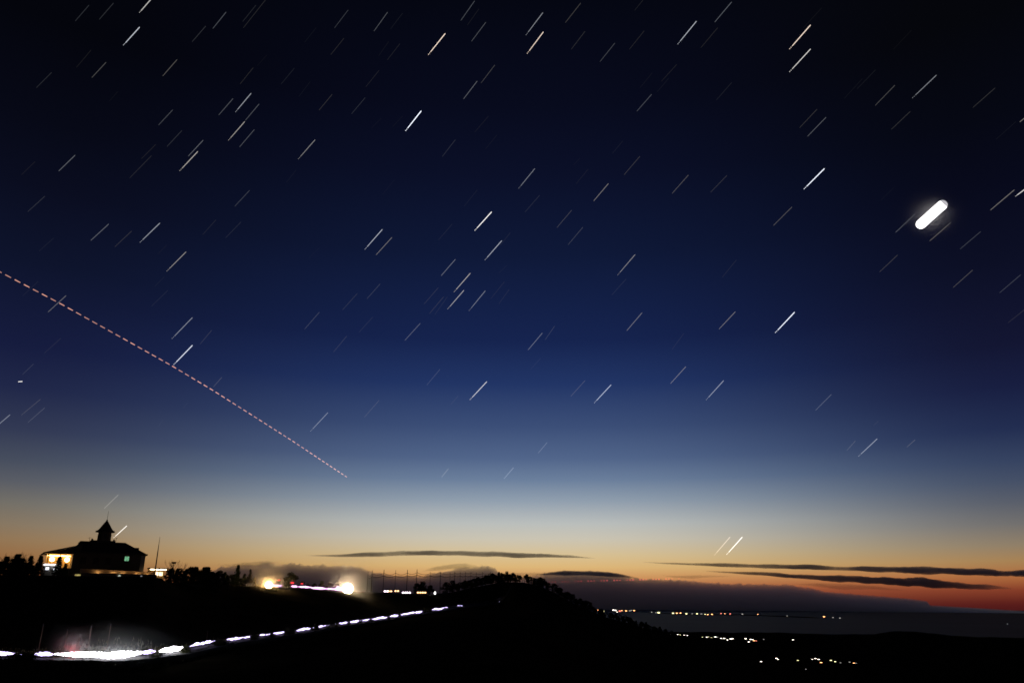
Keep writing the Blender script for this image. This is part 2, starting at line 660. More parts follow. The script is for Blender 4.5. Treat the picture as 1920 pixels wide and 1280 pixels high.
def streak(name, line, dist, depth, mat, label, seed):
    """line: (px, py centre, half thickness in px)"""
    x0, x1 = line[0][0], line[-1][0]
    n = max(24, int((x1 - x0) / 4))
    cy = [(a, b) for a, b, c in line]
    th = [(a, c * 0.85) for a, b, c in line]
    rings = []
    NR = 18
    for i in range(n + 1):
        x = x0 + (x1 - x0) * i / n
        c = P(x, interp(x, cy), dist)
        endt = min(1.0, 4.0 * min(i, n - i) / n + 0.02)
        h = interp(x, th) * dist / FPX * max(0.12, 0.85 + 0.7 * noise.noise(Vector((x * 0.013, seed, 0))) + 0.22 * noise.noise(Vector((x * 0.031, seed, 4))) + 0.12 * noise.noise(Vector((x * 0.13, seed, 6))))
        dz = 0.35 * interp(x, th) * dist / FPX * noise.noise(Vector((x * 0.02, seed + 9, 0)))
        ring = []
        for k in range(NR):
            a = 2 * math.pi * k / NR
            wob = 1 + 0.3 * noise.noise(Vector((x * 0.022, seed + math.cos(a) * 1.2, math.sin(a) * 1.2))) + 0.16 * noise.noise(Vector((x * 0.11, seed + math.cos(a) * 2.5, math.sin(a) * 2.5)))
            kk = 1 + depth * endt * math.cos(a) * wob / dist
            ring.append((c.x * kk, c.y * kk, c.z + dz + max(h, 8) * math.sin(a) * wob))
        rings.append(ring)
    m = MB()
    m.ring_loft(rings)
    return tag(fix_normals(m.build(name, mat)), label, 'cloud')


streak('cloud_streak', [(575, 1041, 0.8), (640, 1041, 2.0), (700, 1039, 3.0), (760, 1037, 2.4), (800, 1036, 2.6), (870, 1037, 2.4), (930, 1039, 2.6),
                        (1000, 1041, 2.8), (1070, 1043, 2.6), (1115, 1046, 0.8)], 50000, 2200, M_STREAK,
       'thin grey cloud streak in a shallow arch above the golf net', 1)
streak('cloud_streak', [(1205, 1053, 0.7), (1260, 1056, 1.6), (1360, 1059, 2.2), (1480, 1062, 3.0), (1600, 1066, 3.6), (1700, 1068, 5.0), (1800, 1071, 6.0),
                        (1920, 1075, 7.0), (2050, 1078, 7.0), (2150, 1080, 2.0)], 52000, 2600, M_STREAK,
       'upper long dark cloud streak thickening away from the bay', 2)
streak('cloud_streak', [(1320, 1070, 0.8), (1400, 1074, 2.4), (1460, 1077, 3.2), (1520, 1082, 4.2), (1580, 1085, 6.5), (1640, 1087, 8.0),
                        (1700, 1091, 9.0), (1760, 1094, 7.5), (1810, 1098, 6.5), (1850, 1100, 5.6), (1880, 1102, 3.5), (1900, 1103, 1.0)], 50000, 2400, M_STREAK,
       'lower dark cloud streak with a thick swollen middle', 3)
streak('cloud_streak', [(1002, 1077, 0.8), (1030, 1075, 3), (1060, 1074, 4.5), (1100, 1074, 5.0), (1140, 1076, 5.0), (1168, 1079, 3.5), (1195, 1083, 1)], 52000, 2200, M_STREAK,
       'short flat dark cloud resting on the bank beside the wooded ridge', 12)
streak('cloud_wisp', [(1238, 1078, 0.8), (1265, 1080, 3.0), (1300, 1081, 3.4), (1340, 1080, 2.6), (1376, 1080, 0.8)], 54000, 1500, M_VEIL,
       'small faint cloud wisp just over the dark cloud bank', 4)
streak('cloud_wisp', [(1480, 1094, 1.0), (1530, 1096, 4), (1570, 1099, 6), (1640, 1101, 4), (1700, 1106, 0.8)], 54000, 1500, M_VEIL,
       'ragged faint reddish cloud wisp beneath the swollen cloud streak', 5)
streak('cloud_wisp', [(790, 1070, 1.0), (815, 1066, 4), (845, 1062, 6), (872, 1060, 6), (890, 1061, 3), (900, 1061, 1)], 54000, 2000, M_VEIL,
       'soft brownish cloud wisp fading off above the golf net poles', 6)
streak('cloud_wisp', [(405, 1058, 0.8), (430, 1060, 4), (460, 1058, 5), (500, 1055, 4), (530, 1056, 1)], 54000, 2000, M_VEIL,
       'soft brownish cloud wisp fading off above the evergreen hedge', 7)
streak('cloud_wisp', [(935, 1074, 1.0), (960, 1076, 4), (990, 1077, 4), (1040, 1073, 3), (1075, 1071, 1)], 54000, 1800, M_VEIL,
       'soft pink cloud wisp resting over the wooded ridge top', 8)

def added_glow(name, centre, radii, density, label, rot=None, tint=(1, 1, 1), power=3.0):
    """an added volume in place of lens bloom, densest at its heart, that scatters the light of what stands in it"""
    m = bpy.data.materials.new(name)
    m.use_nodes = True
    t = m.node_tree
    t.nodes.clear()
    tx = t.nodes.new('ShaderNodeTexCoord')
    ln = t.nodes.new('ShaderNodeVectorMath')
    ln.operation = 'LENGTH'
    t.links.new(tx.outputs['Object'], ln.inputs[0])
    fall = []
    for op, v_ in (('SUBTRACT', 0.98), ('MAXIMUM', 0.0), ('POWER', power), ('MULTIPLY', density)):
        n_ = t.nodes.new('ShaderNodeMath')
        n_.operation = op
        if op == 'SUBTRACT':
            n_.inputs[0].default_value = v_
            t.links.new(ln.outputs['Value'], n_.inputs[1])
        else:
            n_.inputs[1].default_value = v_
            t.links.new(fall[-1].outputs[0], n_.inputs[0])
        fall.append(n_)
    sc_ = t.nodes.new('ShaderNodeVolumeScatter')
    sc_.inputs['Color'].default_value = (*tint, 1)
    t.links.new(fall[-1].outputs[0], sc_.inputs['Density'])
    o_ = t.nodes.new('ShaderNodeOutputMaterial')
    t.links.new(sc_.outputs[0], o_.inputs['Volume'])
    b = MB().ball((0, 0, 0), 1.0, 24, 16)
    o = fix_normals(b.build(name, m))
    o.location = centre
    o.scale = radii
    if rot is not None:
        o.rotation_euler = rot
    return tag(o, label, 'added_glow', kind='stuff')


# ------------------------------------------------------------------ stars, moon, aircraft
M_STAR = starlight()
STAR_R = 150000.0


def star_mesh(name, dots):
    m = MB()
    rings = []
    for y, w in ((0, 0.35), (0.03, 0.8), (0.3, 0.92), (0.7, 1.0), (0.97, 1.0), (1.0, 0.5)):
        rings.append([(w * math.cos(2 * math.pi * k / 8), y, w * math.sin(2 * math.pi * k / 8)) for k in range(8)])
    m.ring_loft(rings)
    if dots:
        m.ball((0, -0.05, 0), 0.75, 6, 4, (1, 0.035, 1))
        m.ball((0.1, -0.12, 0), 0.75, 6, 4, (1, 0.035, 1))
    me = bpy.data.meshes.new(name)
    me.from_pydata(m.v, [], m.f)
    me.materials.append(M_STAR)
    return me


ME_STAR, ME_STAR_D = star_mesh('star', False), star_mesh('star_with_dots', True)


def streak_obj(name, me, x0, y0, x1, y1, wpx, color, strength, dist=STAR_R):
    a, b = ray(x0, y0).normalized() * dist, ray(x1, y1).normalized() * dist
    d = b - a
    L = d.length
    yv = d / L
    zv = ((a + b) / 2).normalized()
    zv = (zv - yv * zv.dot(yv)).normalized()
    xv = yv.cross(zv)
    w = wpx / 2 * dist / FPX
    o = bpy.data.objects.new(name, me)
    COL.objects.link(o)
    M = Matrix((xv * w, yv * L, zv * w)).transposed().to_4x4()
    M.translation = a
    o.matrix_world = M
    o.color = (*color, strength)
    return o


WARM, PALE, BLUE = (1.0, 0.80, 0.66), (1.0, 0.97, 0.93), (0.85, 0.90, 1.0)
STARS = [  # x0, y0, x1, y1, brightness[, tint]
    (141, 40, 167, 10, .15), (186, 37, 213, 6, .15), (264, 21, 284, -2, .6, PALE), (235, 81, 262, 51, .65, BLUE), (360, 79, 386, 49, .15),
    (399, 54, 424, 23, .25), (455, 41, 480, 10, .12), (456, 53, 498, 0, .12), (143, 127, 171, 94, .08), (172, 146, 199, 117, .22),
    (68, 165, 97, 136, .13), (305, 143, 332, 112, .25), (450, 158, 475, 127, .12), (445, 206, 471, 175, .5), (410, 216, 437, 185, .25),
    (432, 259, 459, 228, .5), (460, 226, 486, 195, .25), (449, 276, 477, 243, .25), (297, 235, 324, 206, .22), (313, 275, 341, 245, .15),
    (353, 293, 381, 263, .3), (341, 316, 371, 284, .55), (265, 298, 292, 271, .1), (243, 334, 284, 292, .12), (110, 321, 141, 291, .3),
    (40, 328, 66, 303, .08), (205, 190, 221, 172, .05), (627, 53, 653, 19, .18), (701, 59, 727, 23, .25), (732, 55, 755, 25, .08),
    (571, 80, 593, 52, .06), (620, 103, 645, 72, .12), (807, 98, 835, 63, .85, WARM), (864, 39, 890, 2, .25), (884, 78, 911, 42, .25),
    (876, 48, 898, 17, .08), (726, 113, 750, 82, .1), (710, 105, 729, 78, .06), (527, 158, 552, 128, .1), (482, 124, 500, 104, .05),
    (686, 163, 711, 132, .1), (560, 182, 582, 153, .06), (902, 156, 928, 122, .2), (869, 186, 895, 152, .3), (598, 207, 623, 177, .15),
    (659, 214, 685, 183, .15), (764, 241, 790, 208, 1.0, BLUE), (736, 238, 755, 218, .05), (697, 240, 715, 222, .05), (890, 248, 916, 218, .08),
    (563, 294, 591, 262, .4), (829, 294, 854, 262, .15), (910, 280, 932, 253, .06), (990, 61, 1018, 24, .45), (992, 96, 1019, 60, .8, WARM),
    (1060, 43, 1089, 6, .2), (1190, 20, 1206, 0, .1), (1071, 93, 1097, 59, .14), (1125, 116, 1153, 81, .22), (1180, 93, 1208, 58, .12),
    (1275, 78, 1306, 40, .6, BLUE), (1340, 42, 1372, 4, .3), (1314, 90, 1346, 52, .12), (1240, 153, 1269, 121, .1), (1232, 173, 1254, 147, .07),
    (1200, 165, 1223, 137, .06), (1194, 209, 1222, 177, .25), (1343, 188, 1372, 155, .1), (1148, 288, 1168, 264, .08), (1170, 328, 1200, 293, .18),
    (976, 349, 1003, 316, .4), (1075, 310, 1087, 297, .05), (1485, 87, 1520, 47, .85, WARM), (1485, 130, 1520, 92, .7, PALE), (1506, 53, 1541, 15, .06),
    (1675, 93, 1709, 57, .05), (1607, 167, 1642, 131, .08), (1583, 185, 1617, 148, .06), (1641, 198, 1678, 160, .22), (1716, 179, 1756, 141, .42),
    (1824, 202, 1866, 165, .15), (1671, 243, 1707, 209, .15), (1499, 240, 1532, 205, .16), (1514, 256, 1549, 220, .28), (1867, 262, 1905, 228, .06),
    (1912, 229, 1928, 216, .35), (1512, 350, 1546, 316, .95, BLUE), (52, 397, 84, 368, .15), (170, 451, 204, 420, .3), (267, 450, 300, 418, .5),
    (215, 463, 247, 433, .15), (73, 471, 101, 446, .08), (440, 387, 468, 357, .2), (380, 440, 405, 412, .1), (423, 446, 452, 416, .12),
    (296, 476, 313, 459, .06), (317, 504, 349, 472, .45), (290, 537, 308, 519, .07), (284, 574, 315, 544, .1), (42, 555, 72, 527, .08),
    (90, 585, 124, 554, .3), (327, 630, 361, 595, .45), (375, 645, 397, 619, .15), (83, 662, 114, 634, .1), (537, 342, 555, 319, .06),
    (717, 365, 740, 337, .05), (870, 387, 895, 356, .08), (688, 463, 717, 430, .6), (705, 478, 735, 445, .35), (894, 428, 922, 397, .9, PALE),
    (822, 450, 848, 420, .1), (913, 483, 941, 451, .58), (938, 460, 957, 436, .1), (827, 517, 854, 486, .35), (855, 543, 882, 512, .55),
    (843, 575, 870, 544, .52, PALE), (883, 578, 910, 545, .4), (795, 570, 822, 539, .14), (805, 588, 832, 556, .15), (815, 590, 839, 556, .1),
    (688, 560, 713, 532, .18), (642, 581, 670, 550, .14), (571, 617, 599, 585, .2), (578, 485, 599, 464, .05), (673, 623, 699, 594, .12),
    (625, 660, 650, 630, .15), (759, 638, 788, 606, .3), (920, 560, 946, 528, .1), (935, 570, 955, 542, .1), (935, 512, 950, 498, .07),
    (984, 398, 1012, 366, .13), (1044, 427, 1072, 394, .2), (1113, 377, 1141, 344, .37), (1260, 363, 1291, 328, .25), (1332, 361, 1363, 329, .16),
    (1080, 345, 1103, 317, .08), (1065, 459, 1093, 426, .2), (1162, 511, 1191, 477, .42), (1354, 520, 1381, 487, .1), (1147, 553, 1174, 523, .12),
    (1175, 620, 1204, 586, .35), (1348, 617, 1379, 584, .35), (990, 656, 1017, 624, .35), (1022, 637, 1040, 611, .18), (1260, 655, 1282, 625, .1),
    (1450, 423, 1485, 388, .25), (1458, 619, 1490, 585, .92, BLUE), (1679, 436, 1716, 401, .27), (1743, 452, 1783, 417, .3), (1857, 394, 1902, 356, .35),
    (1907, 366, 1928, 350, .7), (1800, 467, 1839, 434, .2), (1649, 510, 1683, 478, .18), (1787, 539, 1824, 506, .22), (1874, 549, 1914, 515, .2),
    (1890, 605, 1924, 578, .12), (1650, 377, 1676, 352, .05), (330, 679, 361, 647, .8, BLUE), (42, 702, 63, 682, .15), (40, 778, 76, 748, .18),
    (52, 792, 84, 764, .2), (-8, 800, 19, 777, .4), (400, 725, 416, 707, .2), (195, 953, 222, 927, .33), (343, 765, 352, 755, .08),
    (296, 800, 306, 786, .08), (800, 722, 825, 692, .2), (885, 745, 913, 715, .68), (845, 758, 859, 742, .12), (683, 782, 711, 750, .18),
    (586, 804, 615, 773, .42), (828, 894, 841, 878, .3), (945, 897, 963, 876, .36), (995, 692, 1014, 671, .1), (1070, 743, 1097, 713, .22),
    (1118, 751, 1146, 721, .64), (1257, 719, 1286, 687, .36), (1328, 745, 1357, 713, .5), (1009, 849, 1026, 829, .3), (1529, 769, 1559, 739, .27),
    (1614, 851, 1645, 822, .48), (1588, 844, 1604, 826, .2), (1700, 838, 1716, 824, .22), (1638, 797, 1647, 789, .1), (216, 1005, 238, 985, .78, PALE),
    (1343, 1036, 1369, 1006, .55, WARM), (1366, 1035, 1392, 1006, .85, PALE),
]
STAR_NAMED = {
    (764, 241): 'brightest blue-white star trail, alone in the dark upper sky',
    (807, 98): 'bright orange-tinted star trail near the top of the sky',
    (992, 96): 'bright pinkish star trail with a dimmer white one just above it',
    (990, 61): 'white star trail just above a brighter pinkish one',
    (1485, 87): 'bright pinkish star trail, upper of a parallel pair one above the other',
    (1485, 130): 'bright white star trail directly below its pinkish parallel twin',
    (1512, 350): 'bright blue-white star trail nearest to the glowing moon capsule among bright ones',
    (216, 1005): 'white star trail ending against the roof tower of the hilltop building',
    (195, 953): 'faint pale star trail just above the tower mast',
    (1343, 1036): 'thinner yellowish star trail of the low pair over the cloud streaks',
    (1366, 1035): 'brighter yellowish star trail of the low pair over the cloud streaks',
    (330, 679): 'bright blue-white star trail touching the dashed orange aircraft line',
    (1679, 436): 'faint star trail close by the moon, on its upper flank',
    (1743, 452): 'faint star trail close by the moon, just underneath it',
}
for s in STARS:
    x0, y0, x1, y1, b = s[:5]
    tint = s[5] if len(s) > 5 else (PALE, BLUE, (0.80, 0.87, 1.0), (1.0, 0.93, 0.84), BLUE)[int(x0 * 7 + y0) % 5]
    big = b >= 0.4
    o = streak_obj('star', ME_STAR_D if big else ME_STAR, x0, y0, x1, y1, 0.8 + 0.75 * b, tint, 0.72 * b ** 2)
    lab = STAR_NAMED.get((x0, y0))
    if lab:
        tag(o, lab, 'star', 'star trails')
    elif b >= 0.4:
        tag(o, 'bright white star trail with tiny dots at its lower end', 'star', 'bright star trails')
    elif b >= 0.2:
        tag(o, 'thin grey-white slanting star trail of middling brightness', 'star', 'middling star trails')
    else:
        tag(o, 'very faint thin star trail barely seen against the night sky', 'star', 'faint star trails')

# the moon, drawn out along its path
def capsule(name, r0, L, mat, parent, n=18):
    m = MB()
    rings = []
    for k in range(9):
        a = math.pi / 2 * (1 - k / 8)
        rings.append((-r0 * math.sin(a), max(r0 * math.cos(a), r0 * 0.02)))
    for k in range(9):
        a = math.pi / 2 * k / 8
        rings.append((L + r0 * math.sin(a), max(r0 * math.cos(a), r0 * 0.02)))
    m.ring_loft([[(w * math.cos(2 * math.pi * k / n), y, w * math.sin(2 * math.pi * k / n)) for k in range(n)] for y, w in rings])
    return m.build(name, mat, parent, True)


MD = 140000.0
ma, mb_ = ray(1727, 420).normalized() * MD, ray(1766, 385).normalized() * MD
md = (mb_ - ma)
moon = empty('moon')
tag(moon, 'blazing white moon drawn out into a short slanting capsule', 'moon')
my = md.normalized()
mz = (ma.normalized() - my * ma.normalized().dot(my)).normalized()
MM = Matrix((my.cross(mz), my, mz)).transposed().to_4x4()
MM.translation = ma
moon.matrix_world = MM
mr = 7.7 * MD / FPX
capsule('moon_face', mr, md.length, emit('moonlit_white', (1.0, 0.98, 0.97), 3.0), moon)
tip = MB()
tip.ball((0, md.length + mr * 0.42, 0), mr * 0.93, 18, 12, (1, 0.72, 1))
tip.build('pale_tip', emit('moonlit_grey', (0.86, 0.83, 0.88), 0.62), moon, True)
MATS['moonlit_grey'].cycles.emission_sampling = 'NONE'

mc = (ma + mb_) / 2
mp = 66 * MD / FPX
added_glow('added_moon_glow', mc, (mp * 1.15, mp, mp), 1.7e-4, 'added glow volume round the moon', (0, 0, 0), (1, 0.96, 0.97), 4.2)  # added volume imitating bloom round the moon

# aircraft lights
AIR = [(-40, 489), (10, 515), (113, 569), (232, 635), (323, 686), (400, 732), (482, 784), (548, 826), (602, 862), (655, 897)]
trail = empty('aircraft_light_trail')
tag(trail, 'dashed orange line of aircraft lights slanting down across the sky', 'light trail')
x = -8.0
while x < 650:
    p = 17.8 - 11.2 * max(x, 0) / 650
    x2 = x + p * 0.62
    o = streak_obj('dash', ME_STAR, x2, interp(x2, AIR), x, interp(x, AIR), 1.45, (1.0, 0.47, 0.33), 0.34 + 0.08 * math.sin(x * 1.7), 60000)
    o.parent = trail
    x += p
red_t = empty('aircraft_light_trail')
tag(red_t, 'row of tiny red aircraft lights in threes before the dark cloud bank', 'light trail')
for g in range(11):
    gx = 1030 + 24.3 * g
    for k in range(3):
        cx = gx + 5.6 * k
        if cx > 1275:
            continue
        st = (0.20 + 0.75 * math.exp(-((cx - 1190) / 90) ** 2)) * (1.0, 0.8, 0.55)[k if g % 2 else 2 - k]
        cy = 1090.5 - (cx - 1030) * 0.026
        o = streak_obj('light', ME_STAR, cx - 0.7, cy + 0.8, cx + 0.7, cy - 0.8, 2.0, (1.0, 0.10, 0.10), st * 0.5, 40000)
        o.parent = red_t
sat = streak_obj('satellite', ME_STAR, 34, 715.4, 42, 714.8, 1.5, (1.0, 0.97, 0.9), 0.45)
tag(sat, 'tiny level white dash below the dashed aircraft line, beside dim trails', 'satellite')

# ------------------------------------------------------------------ vegetation prototypes
def leaf_quad(m, c, size, rnd, flat=0.0):
    d = Vector((rnd.gauss(0, 1), rnd.gauss(0, 1), rnd.gauss(0, 1) * (1 - flat))).normalized()
    s = d.cross(Vector((rnd.random(), rnd.random(), rnd.random() + 0.1))).normalized() * size * rnd.uniform(0.6, 1.3)
    u = d.normalized() * size * rnd.uniform(0.6, 1.5)
    m.add([c - s * 0.5, c + u * 0.5 - s * 0.1, c + s * 0.5, c - u * 0.5], [(0, 1, 2, 3)])


def make_conifer(seed):
    rnd = random.Random(seed)
    root = empty('conifer_tree')
    t = MB()
    lean = rnd.uniform(-0.02, 0.02)
    t.tube([(0, 0, -0.06), (lean * 0.4, 0, 0.4), (lean, 0, 1.0)], [0.025, 0.016, 0.003], 6)
    t.build('trunk', M_BARK, root)
    c = MB()
    nb = 75
    for i in range(nb):
        h = 0.04 + 0.94 * (i / nb) ** 0.9
        rad = (0.30 + rnd.uniform(-0.05, 0.05)) * (1 - h) ** 0.85 + 0.012
        a = i * 2.4 + rnd.uniform(-0.4, 0.4)
        L = rad * rnd.uniform(0.6, 1.15)
        for k in range(5):
            f = (k + 0.6) / 5
            p = Vector((math.cos(a) * L * f + lean * h, math.sin(a) * L * f, h - L * 0.38 * f + 0.02 + rnd.uniform(-0.01, 0.01)))
            for _ in range(3):
                leaf_quad(c, p + Vector((rnd.gauss(0, 1), rnd.gauss(0, 1), rnd.gauss(0, 0.7))) * 0.024, 0.065, rnd, 0.3)
    c.build('crown', M_LEAF, root)
    return root


def limb(m, p, d, L, rad, depth, rnd, tips, up=0.25):
    q = p + d * L
    mid = p + d * L * 0.5 + Vector((rnd.gauss(0, 1), rnd.gauss(0, 1), rnd.gauss(0, 1))) * L * 0.05
    m.tube([p, mid, q], [rad, rad * 0.8, rad * 0.55], 5 if depth > 1 else 3)
    if depth == 0:
        tips.append(q)
        return
    for _ in range(rnd.choice((2, 3, 3))):
        nd = (d + Vector((rnd.gauss(0, 1), rnd.gauss(0, 1), rnd.gauss(0, 0.6))) * 0.5 + Vector((0, 0, up))).normalized()
        limb(m, p + d * L * rnd.uniform(0.55, 1.0), nd, L * rnd.uniform(0.55, 0.8), rad * 0.5, depth - 1, rnd, tips, up)


def make_broad(seed):
    rnd = random.Random(seed)
    root = empty('broadleaf_tree')
    t, tips = MB(), []
    t.tube([(0, 0, -0.06), (0.01, 0, 0.2)], [0.035, 0.024], 7)
    for k in range(4):
        a = k * 1.57 + rnd.uniform(-0.4, 0.4)
        limb(t, Vector((0.01, 0, 0.16 + 0.02 * k)), Vector((math.cos(a) * 0.6, math.sin(a) * 0.6, 0.8)).normalized(), 0.22, 0.016, 2, rnd, tips)
    t.build('trunk', M_BARK, root)
    c = MB()
    lobes = [(0, 0, 0.55, 0.24), (0, 0, 0.8, 0.15)]
    for k in range(11):
        an, hh = rnd.uniform(0, 6.28), rnd.uniform(0.1, 0.85)
        rr_ = 0.26 * math.sin(math.pi * min(1, hh * 1.05)) * rnd.uniform(0.6, 1.2)
        lobes.append((rr_ * math.cos(an), rr_ * math.sin(an), hh, rnd.uniform(0.08, 0.16)))
    for lx, ly, lz, lr in lobes:
        for _ in range(int(560 * lr)):
            v = Vector((rnd.gauss(0, 1), rnd.gauss(0, 1), rnd.gauss(0, 1))).normalized() * lr * rnd.uniform(0.55, 1.08)
            leaf_quad(c, Vector((lx, ly, max(0.06, lz + v.z))) + Vector((v.x, v.y, 0)), 0.075, rnd)
    zmax = max(v[2] for v in c.v)
    c.v = [(v[0], v[1], v[2]) for v in c.v]
    c.build('crown', M_LEAF2, root)
    root['zmax'] = zmax
    return root


def make_bare(seed):
    rnd = random.Random(seed)
    root = empty('bare_tree')
    t, tips = MB(), []
    t.tube([(0, 0, -0.06), (0.015, 0.01, 0.3)], [0.026, 0.018], 6)
    t.build('trunk', M_BARK, root)
    b = MB()
    for k in range(4):
        a = k * 1.57 + rnd.uniform(-0.5, 0.5)
        limb(b, Vector((0.015, 0.01, 0.25 + 0.02 * k)), Vector((math.cos(a) * 0.45, math.sin(a) * 0.45, 1)).normalized(), 0.28, 0.011, 3, rnd, tips, 0.35)
    b.build('crown', M_BARK, root)
    root['zmax'] = max(q.z for q in tips)
    return root


def make_shrub(seed):
    rnd = random.Random(seed)
    root = empty('shrub')
    s, c = MB(), MB()
    for k in range(6):
        a = k * 1.05 + rnd.uniform(-0.3, 0.3)
        d = Vector((math.cos(a) * rnd.uniform(0.2, 0.6), math.sin(a) * rnd.uniform(0.2, 0.6), 1)).normalized()
        q = d * rnd.uniform(0.6, 0.95)
        s.tube([(0, 0, -0.1), d * 0.3, q], [0.02, 0.015, 0.006], 4)
        for _ in range(38):
            f = rnd.uniform(0.25, 1.05)
            leaf_quad(c, d * f * q.length + Vector((rnd.gauss(0, 1), rnd.gauss(0, 1), rnd.gauss(0, 0.8))) * 0.12, 0.11, rnd)
    s.build('stem', M_BARK, root)
    c.build('foliage', M_LEAF2, root)
    root['zmax'] = 1.0
    return root


PROTO = {'c': [make_conifer(s) for s in (1, 2, 3)], 'b': [make_broad(s) for s in (4, 5, 6)], 'n': [make_bare(s) for s in (7, 8)], 's': [make_shrub(s) for s in (9, 10, 11)]}
USED = {}
RND = random.Random(5)


def plant(kind, px, top_py, dist, label, group, width=1.0, cat=None, foot=None):
    i = RND.randrange(len(PROTO[kind]))
    src = PROTO[kind][i]
    if (kind, i) not in USED:
        USED[(kind, i)] = 1
        o = src
    else:
        o = copy_tree(src)
    az = azim(px, top_py)
    g = on_ground(az, dist)
    h = max(0.5, zrel(px, top_py, dist) - g.z)
    k = h / float(src.get('zmax', 1.0))
    if foot is not None:
        g.z = foot
        k = (zrel(px, top_py, dist) - foot) / float(src.get('zmax', 1.0))
    o.location = g
    o.scale = (k * width, k * width, k)
    o.rotation_euler = (0, 0, RND.uniform(0, 6.28))
    tag(o, label, cat or {'c': 'tree', 'b': 'tree', 'n': 'tree', 's': 'shrub'}[kind], group)
    return o


G1 = 'trees beside the veranda'
for k, px, py, d, w in [('n', 8, 1040, 268, 1), ('c', 14, 1043, 258, 1.9), ('c', -10, 1040, 262, 1.9), ('n', 20, 1034, 270, 1), ('c', 27, 1046, 262, 2.0), ('c', 4, 1052, 250, 2.2), ('c', 24, 1056, 248, 2.3), ('c', 42, 1057, 248, 2.3), ('c', 62, 1059, 248, 2.0),
                        ('n', 36, 1030, 268, 1), ('c', 35, 1038, 258, 1.9), ('n', 47, 1034, 266, 1), ('c', 44, 1046, 252, 1.9), ('c', 59, 1042, 258, 1.4), ('c', 52, 1054, 250, 2.0)]:
    plant(k, px, py, d, 'dark conifer in the clump standing beside the veranda end' if k == 'c' else 'leafless tree poking above the dark conifers beside the veranda', G1, w)
plant('c', 78, 1041, 252, 'pointed dark conifer right next to the veranda eave', None, 1.15)
plant('c', 70, 1054, 250, 'short wide conifer at the foot of the pointed one by the veranda', None, 1.4)
plant('c', 113, 1043, 250, 'dark conifer silhouetted in front of the lit veranda', None, 1.25)
plant('c', 124, 1056, 249, 'lower dark conifer before the lit veranda, near the main wall', None, 1.4)
plant('s', 104, 1063, 249, 'shrub in front of the white-lit booth', None, 1.3)
G2 = 'evergreen hedge past the pavilion'
for i in range(26):
    px = 318 + i * 6.4 + RND.uniform(-2, 2)
    base = interp(px, [(318, 1068), (340, 1066), (375, 1064), (400, 1068), (425, 1074), (490, 1086)])
    plant('c' if i % 3 else 'b', px, base + RND.uniform(-5, 4), 292 + RND.uniform(-8, 14) + (0 if px < 412 else interp(px, UP_R) - 292 + 16),
          'dark conifer in the evergreen row beyond the lit pavilion' if i % 3 else 'rounded dark tree in the evergreen row beyond the lit pavilion', G2, RND.uniform(1.0, 1.5))
plant('n', 325, 1047, 296, 'slender leafless tree rising beside the lit pavilion', G2)
plant('n', 343, 1048, 296, 'slender leafless tree rising beside the lit pavilion', G2)
plant('c', 447, 1059, 340, 'tall narrow conifer above the orange-lit bank', None, 0.9)
plant('c', 470, 1067, 344, 'thin conifer between the orange-lit bank and the starry lamp', None, 0.7)
plant('b', 546, 1071, 352, 'round-headed dark tree between the two blazing lamps', None, 1.25)
for px, py in ((566, 1089), (577, 1092), (590, 1092), (604, 1088), (618, 1090), (634, 1089), (640, 1094)):
    plant('b', px, py, 358, 'small dark tree behind the upper headlight trail', 'trees behind the upper road', 1.3)
for px, py in ((783, 1092), (793, 1089), (806, 1096), (836, 1090), (849, 1087), (858, 1093), (871, 1094), (884, 1091), (897, 1093), (911, 1094)):
    plant('b', px, py, 452 + RND.uniform(0, 15), 'small round tree at the foot of the golf net', 'trees by the golf net', 1.3)
RIDGE = [(860, 1091), (880, 1087), (900, 1082), (918, 1078), (932, 1074), (950, 1073), (968, 1075), (985, 1077), (1010, 1082), (1040, 1096), (1060, 1108), (1085, 1121), (1105, 1129), (1130, 1143), (1160, 1150),
         (1190, 1161), (1220, 1171), (1250, 1181), (1290, 1192), (1340, 1206), (1400, 1224)]
px = 862
while px < 1395:
    py = interp(px, RIDGE) + RND.uniform(-3.5, 4)
    k = RND.choice('bbcbnc') if px > 930 else 'b'
    plant(k, px, py, interp(px, UP_R) + RND.uniform(-8, 12), {'b': 'round-crowned dark tree on the wooded ridge', 'c': 'pointed conifer on the wooded ridge',
          'n': 'leafless tree among dark crowns on the wooded ridge'}[k], 'trees on the wooded ridge', RND.uniform(1.05, 1.6))
    px += RND.uniform(3.2, 6)
plant('b', 1012, 1081, 476, 'taller bushy tree standing proud on the ridge shoulder', None, 1.4)
plant('b', 1181, 1156, 505, 'bushy tree on the falling end of the ridge', None, 1.3)
# shrubs that break up the lower headlight trail, on the near verge
GAPS = [(31, 1222, 1.6), (46, 1219, 1.5), (53, 1217, 1.6), (59, 1223, 1.3), (292, 1219, 1.3), (296, 1216, 1.3), (347, 1206, 1.2), (352, 1209, 1.2), (408, 1195, 1.2), (414, 1194, 1.2), (420, 1196, 1.2),
        (474, 1186, 1.1), (480, 1187, 1.1), (509, 1182, 1.1), (538, 1178, 1.0), (544, 1175, 1.0), (550, 1177, 1.0), (589, 1169, 1.0), (594, 1168, 1.0),
        (616, 1166, .9), (631, 1164, .9), (654, 1160, .9), (676, 1157, .9), (695, 1154, .9), (729, 1149, .9), (750, 1146, .9), (796, 1139, .9), (802, 1138, .9), (807, 1138, .9)]
for px, py, w in GAPS:
    plant('s', px, py, interp(px, LOW_R) - 5.5, 'dark roadside shrub masking the lower headlight trail', 'roadside shrubs', w)
